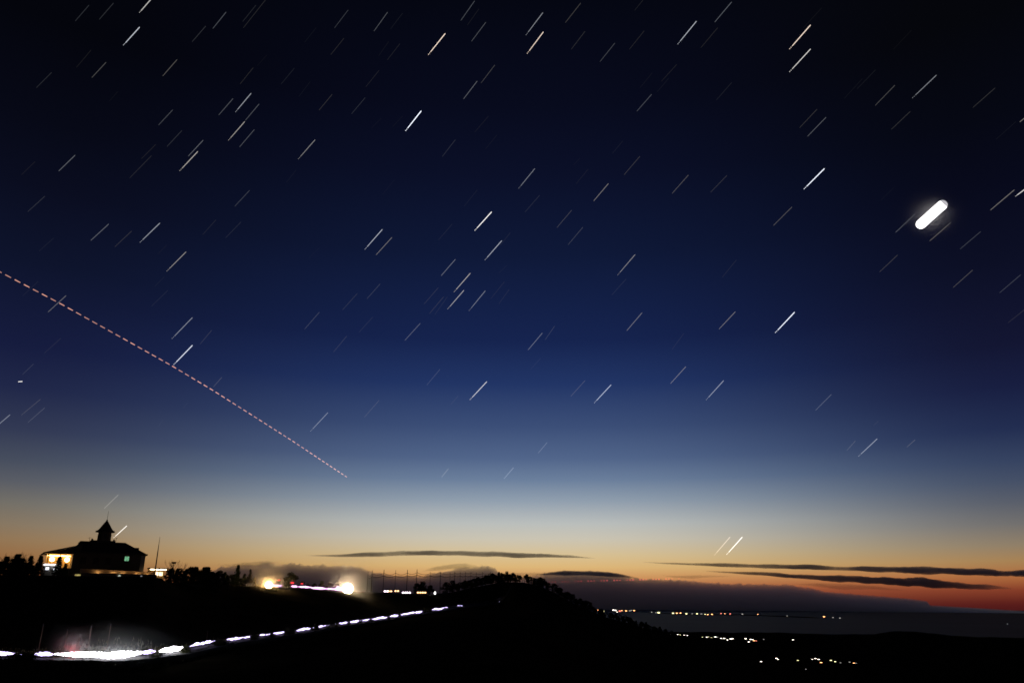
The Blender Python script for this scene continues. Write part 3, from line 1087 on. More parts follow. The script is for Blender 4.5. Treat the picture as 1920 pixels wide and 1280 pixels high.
for i in range(46):
    px = 4 + i * 17.5 + RND.uniform(-7, 7)
    py = interp(px, LOW_PY) + interp(px, [(0, 3), (400, 1), (800, 0.5)])
    plant('s', px, py - RND.uniform(0, 2), interp(px, LOW_R) - 7, 'low dark shrub along the near verge of the lower road', 'low verge shrubs', 1.6)

# grass on the verges, one mass
def grass(name, spots, hgt, label):
    rnd = random.Random(3)
    m = MB()
    for p in spots:
        a = rnd.uniform(0, 6.28)
        s = Vector((math.cos(a), math.sin(a), 0)) * 0.09
        h = hgt * rnd.uniform(0.5, 1.3)
        tipv = p + Vector((rnd.gauss(0, 0.2), rnd.gauss(0, 0.2), 1)) * h
        m.add([p - s, p + s, tipv], [(0, 1, 2)])
    return tag(m.build(name, M_GRASS), label, 'grass', kind='stuff')


sp = []
while len(sp) < 22000:
    px = RND.uniform(-80, 560)
    back = RND.random() < 0.7
    far = abs(RND.gauss(0, 1))
    reach = (2.2 + 3.6 * math.exp(-((px - 215) / 90) ** 2)) if back else 4.0
    d = interp(px, LOW_R) + (3.6 + far * reach if back else -3.6 - far * reach)
    q = on_ground(azim(px, 1220), d)
    if noise.noise(Vector((q.x * 0.22, q.y * 0.22, 1))) + 0.5 * noise.noise(Vector((q.x * 0.8, q.y * 0.8, 2))) < RND.uniform(-0.35, 0.35):
        continue
    sp.append(q)
grass('verge_grass', sp, 0.6, 'rough dry grass along the lower road')
sp = []
for i in range(9000):
    px = RND.uniform(400, 520)
    d = interp(px, UP_R) - RND.uniform(3.4, 13)
    sp.append(on_ground(azim(px, 1100), d))
grass('bank_grass', sp, 0.6, 'dry grass on the bank lit orange by the lamp')

# ------------------------------------------------------------------ hilltop building
BO = P(178, 1074, 262)
BA = -azim(178, 1074) + math.radians(6)
BM = Matrix.Translation(BO) @ Matrix.Rotation(BA, 4, 'Z')


def bworld(x, y, z):
    return BM @ Vector((x, y, z))


B = empty('hilltop_building', BO, BA)
tag(B, 'dark hilltop lodge with hipped roof, central roof tower and lit veranda', 'building')
MB().box(-6.2, 11.4, 0, 12, -3, 5.45).build('wall', M_WALL, B)
# side wing with bargeboard
w = MB().box(11.4, 12.75, 1.2, 9, -3, 5.3)
wing = w.build('side_wing', M_WING, B)
MB().box(11.3, 13.2, 0.6, 9.5, 5.3, 5.75).build('eave', M_WOOD, wing)
MB().box(12.75, 12.82, 3.5, 5.0, 2.2, 4.2).build('window', M_GLASS, wing)
# hipped roof
m = MB()
e0, e1 = 5.45, 5.75
m.add([(-7.2, -1, e0), (12.4, -1, e0), (12.4, 13, e0), (-7.2, 13, e0), (-7.2, -1, e1), (12.4, -1, e1), (12.4, 13, e1), (-7.2, 13, e1),
       (-4.5, 5.0, 8.55), (7.3, 5.0, 8.95), (7.3, 7.0, 8.95), (-4.5, 7.0, 8.55)],
      [(0, 3, 2, 1), (0, 1, 5, 4), (1, 2, 6, 5), (2, 3, 7, 6), (3, 0, 4, 7), (4, 5, 9, 8), (5, 6, 10, 9), (6, 7, 11, 10), (7, 4, 8, 11), (8, 9, 10, 11)])
roof = m.build('roof', M_ROOF, B)
MB().box(-4.55, 7.35, 4.6, 7.4, 8.5, 8.95).build('ridge', M_ROOF, roof)
MB().box(-4.75, -4.3, 3.2, 8.8, 7.3, 8.7).build('gable_end', M_ROOF, roof)
MB().box(-1.9, 4.5, 4.2, 7.8, 8.9, 9.3).build('tower_plinth', M_ROOF, roof)
MB().box(9.5, 10.85, 2.2, 9.8, 6.2, 7.5).build('dormer', M_ROOF, roof)
MB().box(-1.85, -1.35, 5, 5.5, 9.25, 9.75).build('chimney', M_STONE, roof)
MB().box(3.95, 4.35, 5, 5.4, 9.25, 9.75).build('chimney', M_STONE, roof)
a = MB().tube([(4.7, 5.5, 9.2), (4.8, 5.5, 10.3)], 0.05, 5)
a.tube([(4.5, 5.5, 10.1), (5.15, 5.5, 10.35)], 0.035, 4)
a.build('antenna', M_DARKMETAL, roof)
a = MB().tube([(-2.2, 5.5, 9.0), (-2.3, 5.5, 10.1)], 0.05, 5)
a.tube([(-2.8, 5.5, 9.9), (-1.9, 5.5, 10.05)], 0.035, 4)
a.build('antenna', M_DARKMETAL, roof)
# veranda
m = MB()
m.add([(-13.6, -1.2, 4.85), (-4.3, -1.2, 7.35), (-4.3, 12, 7.35), (-13.6, 12, 4.85), (-13.6, -1.2, 5.2), (-4.3, -1.2, 7.7), (-4.3, 12, 7.7), (-13.6, 12, 5.2)],
      [(0, 3, 2, 1), (4, 5, 6, 7), (0, 1, 5, 4), (1, 2, 6, 5), (2, 3, 7, 6), (3, 0, 4, 7)])
m.build('veranda_roof', M_ROOF, B)
MB().box(-12.4, -6.2, 0.1, 0.35, 4.95, 5.25).build('veranda_beam', M_WOOD, B)
for y0 in (-0.6, 11.2):
    MB().add([(x, y, z) for y in (y0, y0 + 0.15) for x, z in ((-13.0, 4.97), (-4.6, 4.97), (-4.6, 7.22))],
             [(0, 1, 2), (5, 4, 3), (0, 3, 4, 1), (1, 4, 5, 2), (2, 5, 3, 0)]).build('gable_infill', M_WOOD, B)
MB().box(-12.4, -6.2, 5.0, 5.2, -2, 5.1).build('veranda_wall', surf('ochre_wall', (0.55, 0.36, 0.14), (0.46, 0.30, 0.12), 0.9, 1.5, 0.1), B)
MB().box(-12.5, -6.2, -0.4, 5.2, -2, 1.2).build('veranda_floor', M_WOOD, B)
for x in (-12.25, -9.3):
    MB().box(x - 0.12, x + 0.12, 0.1, 0.34, 1.2, 4.95).build('post', M_WOOD, B)
M_AMBER = emit('amber_lamp', (1.0, 0.62, 0.24), 15)
for x in (-11.0, -7.3):
    MB().ball((x, 3.2, 3.55), 0.62).build('globe_lamp', M_AMBER, B, True)
MB().box(-12.2, -6.5, 4.6, 4.98, 4.55, 4.7).build('strip_lamp', M_AMBER, B)
# green window
win = MB()
for x0, x1, z0, z1 in ((6.95, 7.08, 3.5, 4.95), (8.22, 8.35, 3.5, 4.95), (7.08, 8.22, 3.5, 3.6), (7.08, 8.22, 4.85, 4.95), (7.62, 7.68, 3.6, 4.85)):
    win.box(x0, x1, -0.09, 0.02, z0, z1)
gw = win.build('window', M_WOOD, B)
MG = emit('green_light', (0.26, 0.70, 0.38), 0.6, 0.35, 2.5)
for x0, x1 in ((7.08, 7.62), (7.68, 8.22)):
    MB().box(x0 + 0.003, x1 - 0.003, -0.03, 0.02, 3.603, 4.847).build('pane', MG, gw)
for x0 in (-4.4, -1.2, 2.0):
    f = MB().box(x0, x0 + 1.7, -0.06, 0.02, 2.4, 4.4).build('window', M_WOOD, B)
    MB().box(x0 + 0.12, x0 + 0.82, -0.08, -0.05, 2.52, 4.28).build('pane', M_GLASS, f)
    MB().box(x0 + 0.88, x0 + 1.58, -0.08, -0.05, 2.52, 4.28).build('pane', M_GLASS, f)
# roof tower
TX, TY = 1.55, 6.0


def octa(rad, z, n=8, ph=math.pi / 8):
    return [(TX + rad * math.cos(ph + 2 * math.pi * k / n), TY + rad * math.sin(ph + 2 * math.pi * k / n), z) for k in range(n)]


tw = MB().ring_loft([octa(1.92, 9.2), octa(1.8, 11.5), octa(1.92, 11.75)]).build('tower', M_WALL, B)
tr = MB().ring_loft([octa(2.45, 11.7), octa(2.7, 11.78), octa(2.7, 12.05), octa(2.15, 12.3), octa(1.62, 12.95), octa(1.12, 13.75), octa(0.62, 14.5), octa(0.16, 15.15)]).build('tower_roof', M_ROOF, tw)
MB().ball((TX, TY, 15.25), 0.2).tube([(TX, TY, 15.2), (TX, TY, 17.9)], [0.06, 0.03], 5).build('mast', M_DARKMETAL, tw)
for k in range(8):
    an = math.pi / 4 * k
    q = Matrix.Rotation(an, 4, 'Z')
    bm_ = MB().box(-0.32, 0.32, -1.78, -1.66, 9.9, 11.2)
    bm_.v = [tuple(q @ Vector(v) + Vector((TX, TY, 0))) for v in bm_.v]
    bm_.build('louvre', M_DARKMETAL, tw)

# terrace wall in front with small lights
T = empty('terrace_wall', BO, BA)
tag(T, 'low stone terrace wall lit orange in front of the lodge', 'wall')
tv = MB()
tv.add([(-4.2, -4.2, -4.5), (15.2, -4.2, -4.5), (15.2, -3.8, -4.5), (-4.2, -3.8, -4.5), (-4.2, -4.2, 1.0), (15.2, -4.2, 0.55), (15.2, -3.8, 0.55), (-4.2, -3.8, 1.0)],
       [(0, 3, 2, 1), (4, 5, 6, 7), (0, 1, 5, 4), (1, 2, 6, 5), (2, 3, 7, 6), (3, 0, 4, 7)])
tv.build('wall', M_STONE, T)
MB().box(-6, 15.4, -5.9, -5.6, -4.5, -0.15).build('lower_wall', M_STONE, T)
M_WARMSPOT = emit('warm_spot', (1.0, 0.5, 0.16), 70)
for x in (0.2, 4.2, 6.6, 10.3, 13.0):
    MB().box(x - 0.14, x + 0.14, -4.9, -4.75, -0.35 - x * 0.015, -0.2 - x * 0.015).build('ground_lamp', M_WARMSPOT, T)
MB().box(-5.45, -4.1, -5.96, -5.9, -1.15, -0.55).build('basement_window', emit('dim_yellow', (0.75, 0.6, 0.2), 0.5, 0.4, 2.0), T)
MB().ball((5.6, -5.98, -0.75), 0.34, 8, 6).build('wall_lamp', emit('dim_white', (0.8, 0.85, 0.7), 0.55, 0.4, 3), T)
MB().ball((11.3, -5.98, -0.7), 0.24, 8, 6).build('wall_lamp', emit('dimmer_white', (0.8, 0.82, 0.85), 0.28, 0.3, 3), T)

# white booth below the veranda
K = empty('lit_booth', bworld(-11.2, -2.4, 0.2), BA)
tag(K, 'small white-lit booth with a flat canopy under the veranda', 'booth')
MB().box(-2.2, 2.2, -1.0, 1.2, 1.65, 1.85).build('canopy', M_WHITE, K)
MB().box(-2.0, 2.0, 0.8, 1.0, -2.5, 1.65).build('back_wall', M_WHITE, K)
for x in (-2.05, 2.05):
    MB().box(x - 0.06, x + 0.06, -0.95, -0.83, -2.5, 1.65).build('post', M_METAL, K)
M_TUBE = emit('white_tube', (1.0, 0.95, 0.93), 3)
MB().box(-2.1, -0.55, -1.07, -1.0, 1.45, 1.83).build('tube_lamp', M_TUBE, K)
MB().box(-0.35, 2.1, -1.07, -1.0, 1.42, 1.83).build('tube_lamp', M_TUBE, K)
MB().box(-1.4, -0.5, -0.6, 0.3, -2.5, 1.1).build('vending_machine', M_WHITE, K)
MB().box(0.3, 1.7, -0.6, 0.3, -2.5, 0.75).build('vending_machine', M_WHITE, K)
MB().box(-1.35, -0.55, -0.66, -0.6, 0.3, 1.0).build('lit_panel', emit('cool_panel', (0.85, 0.9, 1.0), 1.6), K)
MB().box(0.5, 1.6, -0.66, -0.6, -0.15, 0.65).build('lit_panel', MATS['cool_panel'], K)

# lit pavilion on the other side
V = empty('lit_pavilion', bworld(16.6, 0.5, -0.6), BA)
tag(V, 'small open pavilion with glowing warm interior next to the flagpole', 'pavilion')
MB().box(-2.7, 2.4, -1.6, 2.2, 2.25, 2.5).build('roof', M_WOOD, V)
for x in (-2.4, 0.1, 2.15):
    MB().box(x - 0.08, x + 0.08, -1.4, -1.24, -2, 2.25).build('post', M_WOOD, V)
MB().box(-2.5, 2.2, 1.8, 1.95, -2, 2.25).build('back_wall', MATS['ochre_wall'], V)
MB().box(-2.4, 2.1, -0.9, -0.6, 1.9, 2.18).build('lamp_tube', emit('warm_tube', (1.0, 0.72, 0.4), 9), V)
MB().box(-0.2, 1.7, 1.7, 1.8, 0.4, 1.5).build('lit_screen', emit('warm_screen', (1.0, 0.78, 0.45), 2.4, 0.4, 1.0), V)

FP = empty('flagpole', bworld(15.4, -2.0, -1.2))
tag(FP, 'tall thin tapering flagpole standing between lodge and pavilion', 'flagpole')
MB().tube([(0, 0, -2), (0, 0, 2), (0, 0, 7), (0, 0, 11.6)], [0.22, 0.2, 0.15, 0.04], 8).build('pole', M_METAL, FP)
MB().ball((0, 0, 11.65), 0.09).build('finial', M_METAL, FP)
MB().box(-0.5, 0.5, -0.5, 0.5, -3, -0.1).build('base', M_STONE, FP)
LPs = empty('lamp_post', on_ground(azim(317), 272))
tag(LPs, 'unlit dark lamp post with boxy head past the pavilion', 'lamp post')
hp = zrel(317, 1056, 272) - LPs.location.z
MB().tube([(0, 0, -0.5), (0, 0, hp)], 0.09, 6).build('post', M_DARKMETAL, LPs)
MB().box(-0.5, 0.55, -0.3, 0.3, hp, hp + 0.55).build('lamp_head', M_DARKMETAL, LPs)

# ------------------------------------------------------------------ blazing lamps on the upper road
def big_lamp(px, py, dist, rad, color, strength, label):
    c = P(px, py, dist)
    g = on_ground(math.atan2(c.x, c.y), dist)
    o = empty('floodlight', g)
    tag(o, label, 'lamp')
    h = c.z - g.z
    MB().tube([(0, 0, -0.6), (0, 0, max(0.3, h - rad * 0.7))], 0.1, 8).build('post', M_METAL, o)
    MB().ball((0, 0, h), rad, 16, 10).build('lamp_globe', emit('lamp_%d' % px, color, strength), o, True)
    MB().ring_loft([[(k * math.cos(2 * math.pi * i / 12), k * math.sin(2 * math.pi * i / 12), z) for i in range(12)] for k, z in
                    ((0.12, h - rad * 1.15), (0.3, h - rad * 1.0), (rad * 0.4, h - rad * 0.93))]).build('collar', M_DARKMETAL, o)
    return o


big_lamp(504, 1096, 318, 1.2, (1.0, 0.66, 0.30), 80, 'blazing amber-white lamp next to the orange-lit bank')
big_lamp(652, 1103, 350, 2.1, (1.0, 0.80, 0.55), 40, 'largest blazing white lamp at the end of the upper headlight trail')


added_glow('added_glow', P(504, 1096, 318), (15, 15, 14), 0.11, 'added glow volume round the amber-white lamp', None, (1.0, 0.82, 0.6))  # scattering volume added to give this lamp its bloom
added_glow('added_glow', P(650, 1103, 350), (24, 24, 22), 0.09, 'added glow volume round the largest lamp', None, (1.0, 0.85, 0.66), 4.0)  # another added volume, for the largest lamp's bloom

# ------------------------------------------------------------------ headlight trails: one glowing length per visible stretch of road
M_TRAIL = emit('headlight_violet_white', (0.66, 0.55, 1.0), 3.2, 0.3, 0.6)
M_TRAIL_BIG = emit('headlight_white', (0.95, 0.93, 1.0), 10.0, 0.2, 0.6)
M_TRAIL_UP = emit('headlight_pinkish', (1.0, 0.50, 0.95), 2.6, 0.3, 0.6)


def trail_seg(x0, x1, thick, pos, mat, label, group, lift, seed, beads=0.35):
    n = max(6, int((x1 - x0) / 1.6))
    pts, rad = [], []
    for i in range(n + 1):
        x = x0 + (x1 - x0) * i / n
        p = pos(x, 0)
        d = math.hypot(p.x, p.y)
        tk = interp(x, thick) if isinstance(thick, list) else thick
        e = min(1.0, 0.25 + 3.2 * min(i, n - i) / n) if n > 8 else (0.55 if i in (0, n) else 1.0)
        rr = (0.55 if tk > 9 else 0.42) * tk / 2 * d / FPX * e * (1 + beads * noise.noise(Vector((x * 0.35, seed, 0))) + 1.1 * beads * noise.noise(Vector((x * 1.1, seed, 3))))
        pts.append(p + Vector((0, 0, lift + 0.15 * noise.noise(Vector((x * 0.2, seed, 8))))))
        rad.append(rr)
    o = MB().tube(pts, rad, 8).build('headlight_trail', mat, None, True)
    return tag(o, label, 'light trail', group)


GL = 'headlight trails on the lower road'
LOWSEG = [(-60, 26, 10), (36, 39, 3), (63, 98, 10), (100, 268, [(100, 10), (130, 13), (180, 14), (210, 17), (245, 20), (262, 20), (270, 12)]), (264, 290, 10), (298, 341, 13), (355, 402, 9), (424, 456, 8), (457, 470, 6), (487, 496, 5), (498, 506, 4),
          (512, 534, 6), (556, 582, 8), (585, 588, 3), (597, 606, 6), (608, 611, 3), (614, 617, 3), (628, 630, 3), (635, 652, 6), (656, 675, 8), (677, 694, 5), (697, 727, 7), (731, 748, 7),
          (751, 764, 5), (763, 777, 6), (779, 791, 5), (810, 833, 6), (834, 839, 3), (858, 860, 2.5), (861.5, 863, 2.5), (865, 867, 2.2), (937, 941, 3), (942, 944, 2.5), (945, 949, 3.5)]
for i, (a, b, t) in enumerate(LOWSEG):
    tf, t = (t if isinstance(t, list) else None), (16 if isinstance(t, list) else t)
    if (a, b) == (100, 268):
        lab = 'longest and most dazzling white headlight trail on the lower road'
    elif t >= 9:
        lab = 'long thick white headlight trail on the lower road'
    elif b - a > 8:
        lab = 'short beaded violet-white headlight trail climbing along the lower road'
    else:
        lab = 'tiny white headlight dot on the lower road'
    d = interp((a + b) / 2, LOW_R)
    trail_seg(a, b, tf or t, low_road, M_TRAIL_BIG if t >= 12 else M_TRAIL, lab, GL, 0.95 if t > 8 else 0.75, i * 3.1, 0.14 if t > 9 else 0.5)
for i, (a, b, t, lift) in enumerate([(508, 529, 7, 1.0), (546, 556, 7.5, 0.95), (558, 584, 6.5, 0.95), (582, 612, 8, 0.8), (610, 634, 6.5, 0.8), (626, 654, 12, 0.95)]):
    trail_seg(a, b, t, up_road, M_TRAIL_UP, 'pinkish-white headlight trail on the upper road between the blazing lamps', 'headlight trails on the upper road', lift, 50 + i * 2.3, 0.4)

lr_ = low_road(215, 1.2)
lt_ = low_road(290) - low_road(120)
added_glow('added_glow', lr_, (28, 14, 9.5), 0.06, 'added glow volume over the dazzling stretch of the lower road', (0, 0, math.atan2(lt_.y, lt_.x)), (0.95, 1.0, 0.98), 5.5)  # added volume that spreads the trail's glow like bloom

# red marker lamps behind the upper road
M_RED = emit('red_lamp', (1.0, 0.05, 0.07), 1.2)
for px, py, w in ((523, 1088, 0.9), (548, 1093, 1.1), (566, 1094.5, 0.7)):
    c = P(px, py, 344)
    g = on_ground(math.atan2(c.x, c.y), 344)
    o = empty('red_light', g)
    tag(o, 'small red marker lamp on a post behind the upper headlight trail', 'lamp', 'red marker lamps')
    MB().tube([(0, 0, -0.4), (0, 0, c.z - g.z)], 0.06, 5).build('post', M_DARKMETAL, o)
    MB().ball((0, 0, c.z - g.z + 0.2), 0.32 * w + 0.1, 8, 6, (1.8, 1, 0.8)).build('lens', M_RED, o, True)

# ------------------------------------------------------------------ cars
M_CAR = {'silver': surf('silver_paint', (0.5, 0.5, 0.52), (0.46, 0.46, 0.48), 0.3, 3, 0.0, 0.6), 'white': surf('white_car_paint', (0.72, 0.72, 0.72), (0.68, 0.68, 0.68), 0.3, 3, 0.0),
         'dark': surf('dark_car_paint', (0.05, 0.05, 0.07), (0.04, 0.04, 0.05), 0.3, 3, 0.0, 0.4)}
M_HEAD = emit('car_headlight', (1.0, 0.80, 0.92), 6)
M_HEADW = emit('car_headlight_warm', (1.0, 0.55, 0.24), 4)


def make_car(paint, head, tail, lamp=0.3):
    o = empty('parked_car')
    prof = [(-2.1, 0.35), (-2.15, 0.75), (-2.0, 0.95), (-1.55, 1.02), (-1.1, 1.42), (-0.3, 1.5), (0.55, 1.44), (1.2, 1.0), (1.95, 0.85), (2.15, 0.65), (2.12, 0.35)]
    rings = []
    for y, k in ((-0.84, 0.86), (-0.78, 0.97), (0.0, 1.0), (0.78, 0.97), (0.84, 0.86)):
        rings.append([(x * (0.985 if k < 0.9 else 1), y * (1 if z < 1.05 else 0.82), 0.35 + (z - 0.35) * (k if z > 1.05 else (k + 1) / 2)) for x, z in prof])
    MB().ring_loft(rings).build('body', M_CAR[paint], o)
    for s in (-1, 1):
        MB().add([(-1.4, s * 0.845, 1.0), (-1.0, s * 0.715, 1.34), (0.45, s * 0.715, 1.36), (1.0, s * 0.845, 1.0)], [(0, 1, 2, 3)]).build('side_window', M_GLASS, o)
        MB().ball((2.08, s * 0.6, 0.66), lamp, 10, 7, (0.35, 1, 0.75)).build('headlight', head, o, True)
        MB().ball((-2.1, s * 0.6, 0.8), 0.2, 8, 6, (0.3, 1, 0.8)).build('taillight', tail, o, True)
        for x in (-1.3, 1.35):
            n = 14
            wl = MB().ring_loft([[(x + rr * math.cos(2 * math.pi * k / n), s * yy, 0.32 + rr * math.sin(2 * math.pi * k / n)) for k in range(n)]
                                 for rr, yy in ((0.3, 0.66), (0.33, 0.7), (0.33, 0.84), (0.28, 0.87))]).build('wheel', M_RUBBER, o)
            MB().ring_loft([[(x + rr * math.cos(2 * math.pi * k / n), s * yy, 0.32 + rr * math.sin(2 * math.pi * k / n)) for k in range(n)]
                            for rr, yy in ((0.2, 0.86), (0.19, 0.885))]).build('hub', M_METAL, wl)
    MB().add([(1.14, -0.66, 1.03), (1.14, 0.66, 1.03), (0.6, 0.6, 1.42), (0.6, -0.6, 1.42)], [(0, 1, 2, 3)]).build('windscreen', M_GLASS, o)
    MB().add([(-1.52, -0.62, 1.05), (-1.52, 0.62, 1.05), (-1.13, 0.58, 1.4), (-1.13, -0.58, 1.4)], [(0, 3, 2, 1)]).build('rear_window', M_GLASS, o)
    return o


def put(o, p, face, label, group=None):
    """face: world point the bonnet points at"""
    o.location = p
    d = Vector(face) - Vector(p)
    o.rotation_euler = (0, 0, math.atan2(d.y, d.x))
    return tag(o, label, 'car', group)


M_TAILD = surf('red_plastic', (0.25, 0.02, 0.02), (0.2, 0.015, 0.015), 0.3, 3, 0)
M_HEADOFF = surf('lamp_glass', (0.5, 0.5, 0.5), (0.45, 0.45, 0.45), 0.15, 3, 0)
for px, py, paint, hm, lab in ((724, 1107.5, 'white', M_HEAD, 'white car with pinkish headlights on at the foot of the golf net'),
                               (731, 1107.5, 'silver', M_HEADW, 'silver car close beside the white one below the golf net'),
                               (744, 1107, 'silver', M_HEADW, 'silver car with warm headlights between two lit cars under the net'),
                               (758, 1110, 'dark', M_HEAD, 'dark car with twin violet-white headlights under the golf net'),
                               (766, 1110, 'silver', M_HEAD, 'silver car with glaring white headlights next to the dark car'),
                               (786, 1110, 'silver', M_HEADW, 'silver car with orange headlights, alone between net poles'),
                               (795, 1110, 'white', M_HEADW, 'white car with orange headlights at the end of the parked row')):
    c = make_car(paint, hm, M_TAILD, 0.48)
    az = azim(px, py)
    put(c, on_ground(az, 410) + Vector((0, 0, 0.15)), (0, 0, 0), lab)
    c.location.z = zrel(px, py, 410) - 0.75
lone = MB().ball((0, 0, 0), 0.55, 10, 7, (0.8, 0.8, 1.3))
lo = lone.build('globe_lamp', emit('white_globe', (1.0, 0.97, 0.95), 4), None, True)
lo.location = P(815.5, 1111, 415)
tag(lo, 'single small white lamp globe past the last parked car', 'lamp')
for px, paint, lab in ((466, 'dark', 'dark car parked above the orange-lit bank'),):
    c = make_car(paint, M_HEADOFF, M_TAILD)
    p = up_road(px, 0.32)
    put(c, p, up_road(px + 20), lab)
rl = P(134, 1225, 155)  # added lamp, kept behind the trail so only its red glow shows
rg = on_ground(math.atan2(rl.x, rl.y), 155)
o = empty('red_light', rg)
tag(o, 'added red light source hidden behind the dazzling lower headlight trail', 'lamp')
MB().tube([(0, 0, -0.4), (0, 0, rl.z - rg.z)], 0.06, 5).build('post', M_DARKMETAL, o)
MB().ball((0, 0, rl.z - rg.z + 0.15), 0.22, 10, 7).build('lens', emit('added_red_glow', (1.0, 0.02, 0.05), 60), o, True)
added_glow('added_glow', rl + Vector((0, 0, 1.0)), (5, 5, 4.5), 0.22, 'added glow volume lit red behind the lower headlight trail', None, (1.0, 0.9, 0.9))  # added volume that carries the hidden lamp's red glow

# fence on the orange bank
F = empty('post_fence', up_road(450, 0))
tag(F, 'low wooden post fence along the orange-lit bank', 'fence')
base = up_road(450, 0)
prev = None
for px in range(424, 500, 5):
    p = up_road(px, 0) + up_road(px, 0).normalized() * -3.6
    p.z = ground_z(math.atan2(p.x, p.y), math.hypot(p.x, p.y)) - 0.1
    q = p - base
    MB().box(q.x - 0.09, q.x + 0.09, q.y - 0.09, q.y + 0.09, q.z, q.z + 1.2).build('post', M_WOOD, F)
    if prev is not None:
        MB().tube([prev + Vector((0, 0, 0.95)), q + Vector((0, 0, 0.95))], 0.06, 4).build('rail', M_WOOD, F)
    prev = q

# roadside poles on the lower road
for px, top in ((72, 1172), (120, 1182), (145, 1192), (164, 1176), (200, 1172), (385, 1184)):
    rr = interp(px, LOW_R) + 5.5
    g = on_ground(azim(px, 1220), rr)
    o = empty('roadside_pole', g)
    tag(o, 'thin roadside pole standing behind the lower headlight trail', 'pole', 'roadside poles')
    h = zrel(px, top, rr) - g.z
    MB().tube([(0, 0, -0.4), (0, 0, h)], 0.05, 6).build('shaft', M_WOOD, o)
    MB().tube([(0, 0, h), (0, 0, h + 0.25)], [0.07, 0.07], 6).build('cap', M_DARKMETAL, o)

# ------------------------------------------------------------------ golf practice net
N = empty('golf_net', P(800, 1110, 440))
tag(N, 'tall dark golf practice net hung between a long row of poles', 'net')
NO = N.location.copy()
NP = [(690, 1074), (698, 1072), (720, 1071), (742, 1071.5), (764, 1071), (782, 1070), (807, 1072), (826, 1072), (844, 1073), (853, 1072), (863, 1072), (873, 1072), (883, 1072), (893, 1073), (905, 1072.5), (920, 1072)]
tops, feet = [], []
for i, (px, py) in enumerate(NP):
    d = 415 + (px - 690) * 0.26
    az = azim(px, py)
    g = on_ground(az, d) - NO
    t = P(px, py, d) - NO
    t.x, t.y = g.x, g.y
    tops.append(t)
    feet.append(g)
    thick = 0.21 if px in (698, 720, 764, 782, 826, 853) else 0.14
    MB().tube([g - Vector((0, 0, 0.5)), t + Vector((0, 0, 0.9 if px < 800 else 0.2))], [thick, thick * 0.7], 6).build('pole', M_DARKMETAL, N)
for i in range(len(tops) - 1):
    a, b = tops[i], tops[i + 1]
    sag = 0.9 if i < 6 else 0.25
    pts = [a.lerp(b, k / 10) - Vector((0, 0, 0.6 + sag * 4 * (k / 10) * (1 - k / 10))) for k in range(11)]
    MB().tube(pts, 0.09, 4).build('top_cable', M_DARKMETAL, N)
    pts2 = [a.lerp(b, k / 10) - Vector((0, 0, 2.0 + (1.6 if i < 6 else 1.0) * 4 * (k / 10) * (1 - k / 10) * 0.4)) for k in range(11)]
    MB().tube(pts2, 0.13, 4).build('cable', M_DARKMETAL, N)
    net = MB()
    nx = max(4, int((b - a).length / 0.8))
    for k in range(nx + 1):
        f = k / nx
        u = a.lerp(b, f) - Vector((0, 0, 0.6 + sag * 4 * f * (1 - f)))
        lo_ = feet[i].lerp(feet[i + 1], f)
        net.tube([u, lo_ + Vector((0, 0, 0.2))], 0.022, 3)
    for k in range(1, 13):
        f = k / 13
        net.tube([(tops[i] - Vector((0, 0, 0.8))).lerp(feet[i], f), (tops[i].lerp(tops[i + 1], 0.5) - Vector((0, 0, 0.8 + sag))).lerp(feet[i].lerp(feet[i + 1], 0.5), f),
                  (tops[i + 1] - Vector((0, 0, 0.8))).lerp(feet[i + 1], f)], 0.022, 3)
    net.build('net_panel', M_NET, N)

# ------------------------------------------------------------------ village on the low land and the far shore
WIN = {'w': emit('lit_window_white', (1.0, 0.90, 0.76), 6), 'y': emit('lit_window_yellow', (0.9, 0.85, 0.4), 4), 'o': emit('lit_window_orange', (1.0, 0.42, 0.16), 6),
       'r': emit('lit_window_red', (1.0, 0.25, 0.18), 3), 'd': emit('lit_window_dim', (0.8, 0.78, 0.7), 0.8)}


def make_house(size, wm, name='village_house'):
    o = empty(name)
    k = size
    MB().box(-5 * k, 5 * k, -3.5 * k, 3.5 * k, -3 * k, 3.2 * k).build('wall', M_WALL, o)
    MB().add([(-5.6 * k, -4.1 * k, 3.2 * k), (5.6 * k, -4.1 * k, 3.2 * k), (5.6 * k, 4.1 * k, 3.2 * k), (-5.6 * k, 4.1 * k, 3.2 * k), (-5.6 * k, 0, 5.4 * k), (5.6 * k, 0, 5.4 * k)],
             [(0, 1, 5, 4), (2, 3, 4, 5), (0, 4, 3), (1, 2, 5), (0, 3, 2, 1)]).build('roof', M_ROOF, o)
    for x0, x1 in ((-3.9, -0.4), (0.4, 3.9)):
        MB().box(x0 * k, x1 * k, -3.55 * k, -3.45 * k, 0.3 * k, 2.8 * k).build('window', wm, o)
    for s in (-1, 1):
        MB().box(min(s * 4.97, s * 5.04) * k, max(s * 4.97, s * 5.04) * k, -2 * k, 2 * k, 0.5 * k, 2.6 * k).build('window', wm, o)
    return o


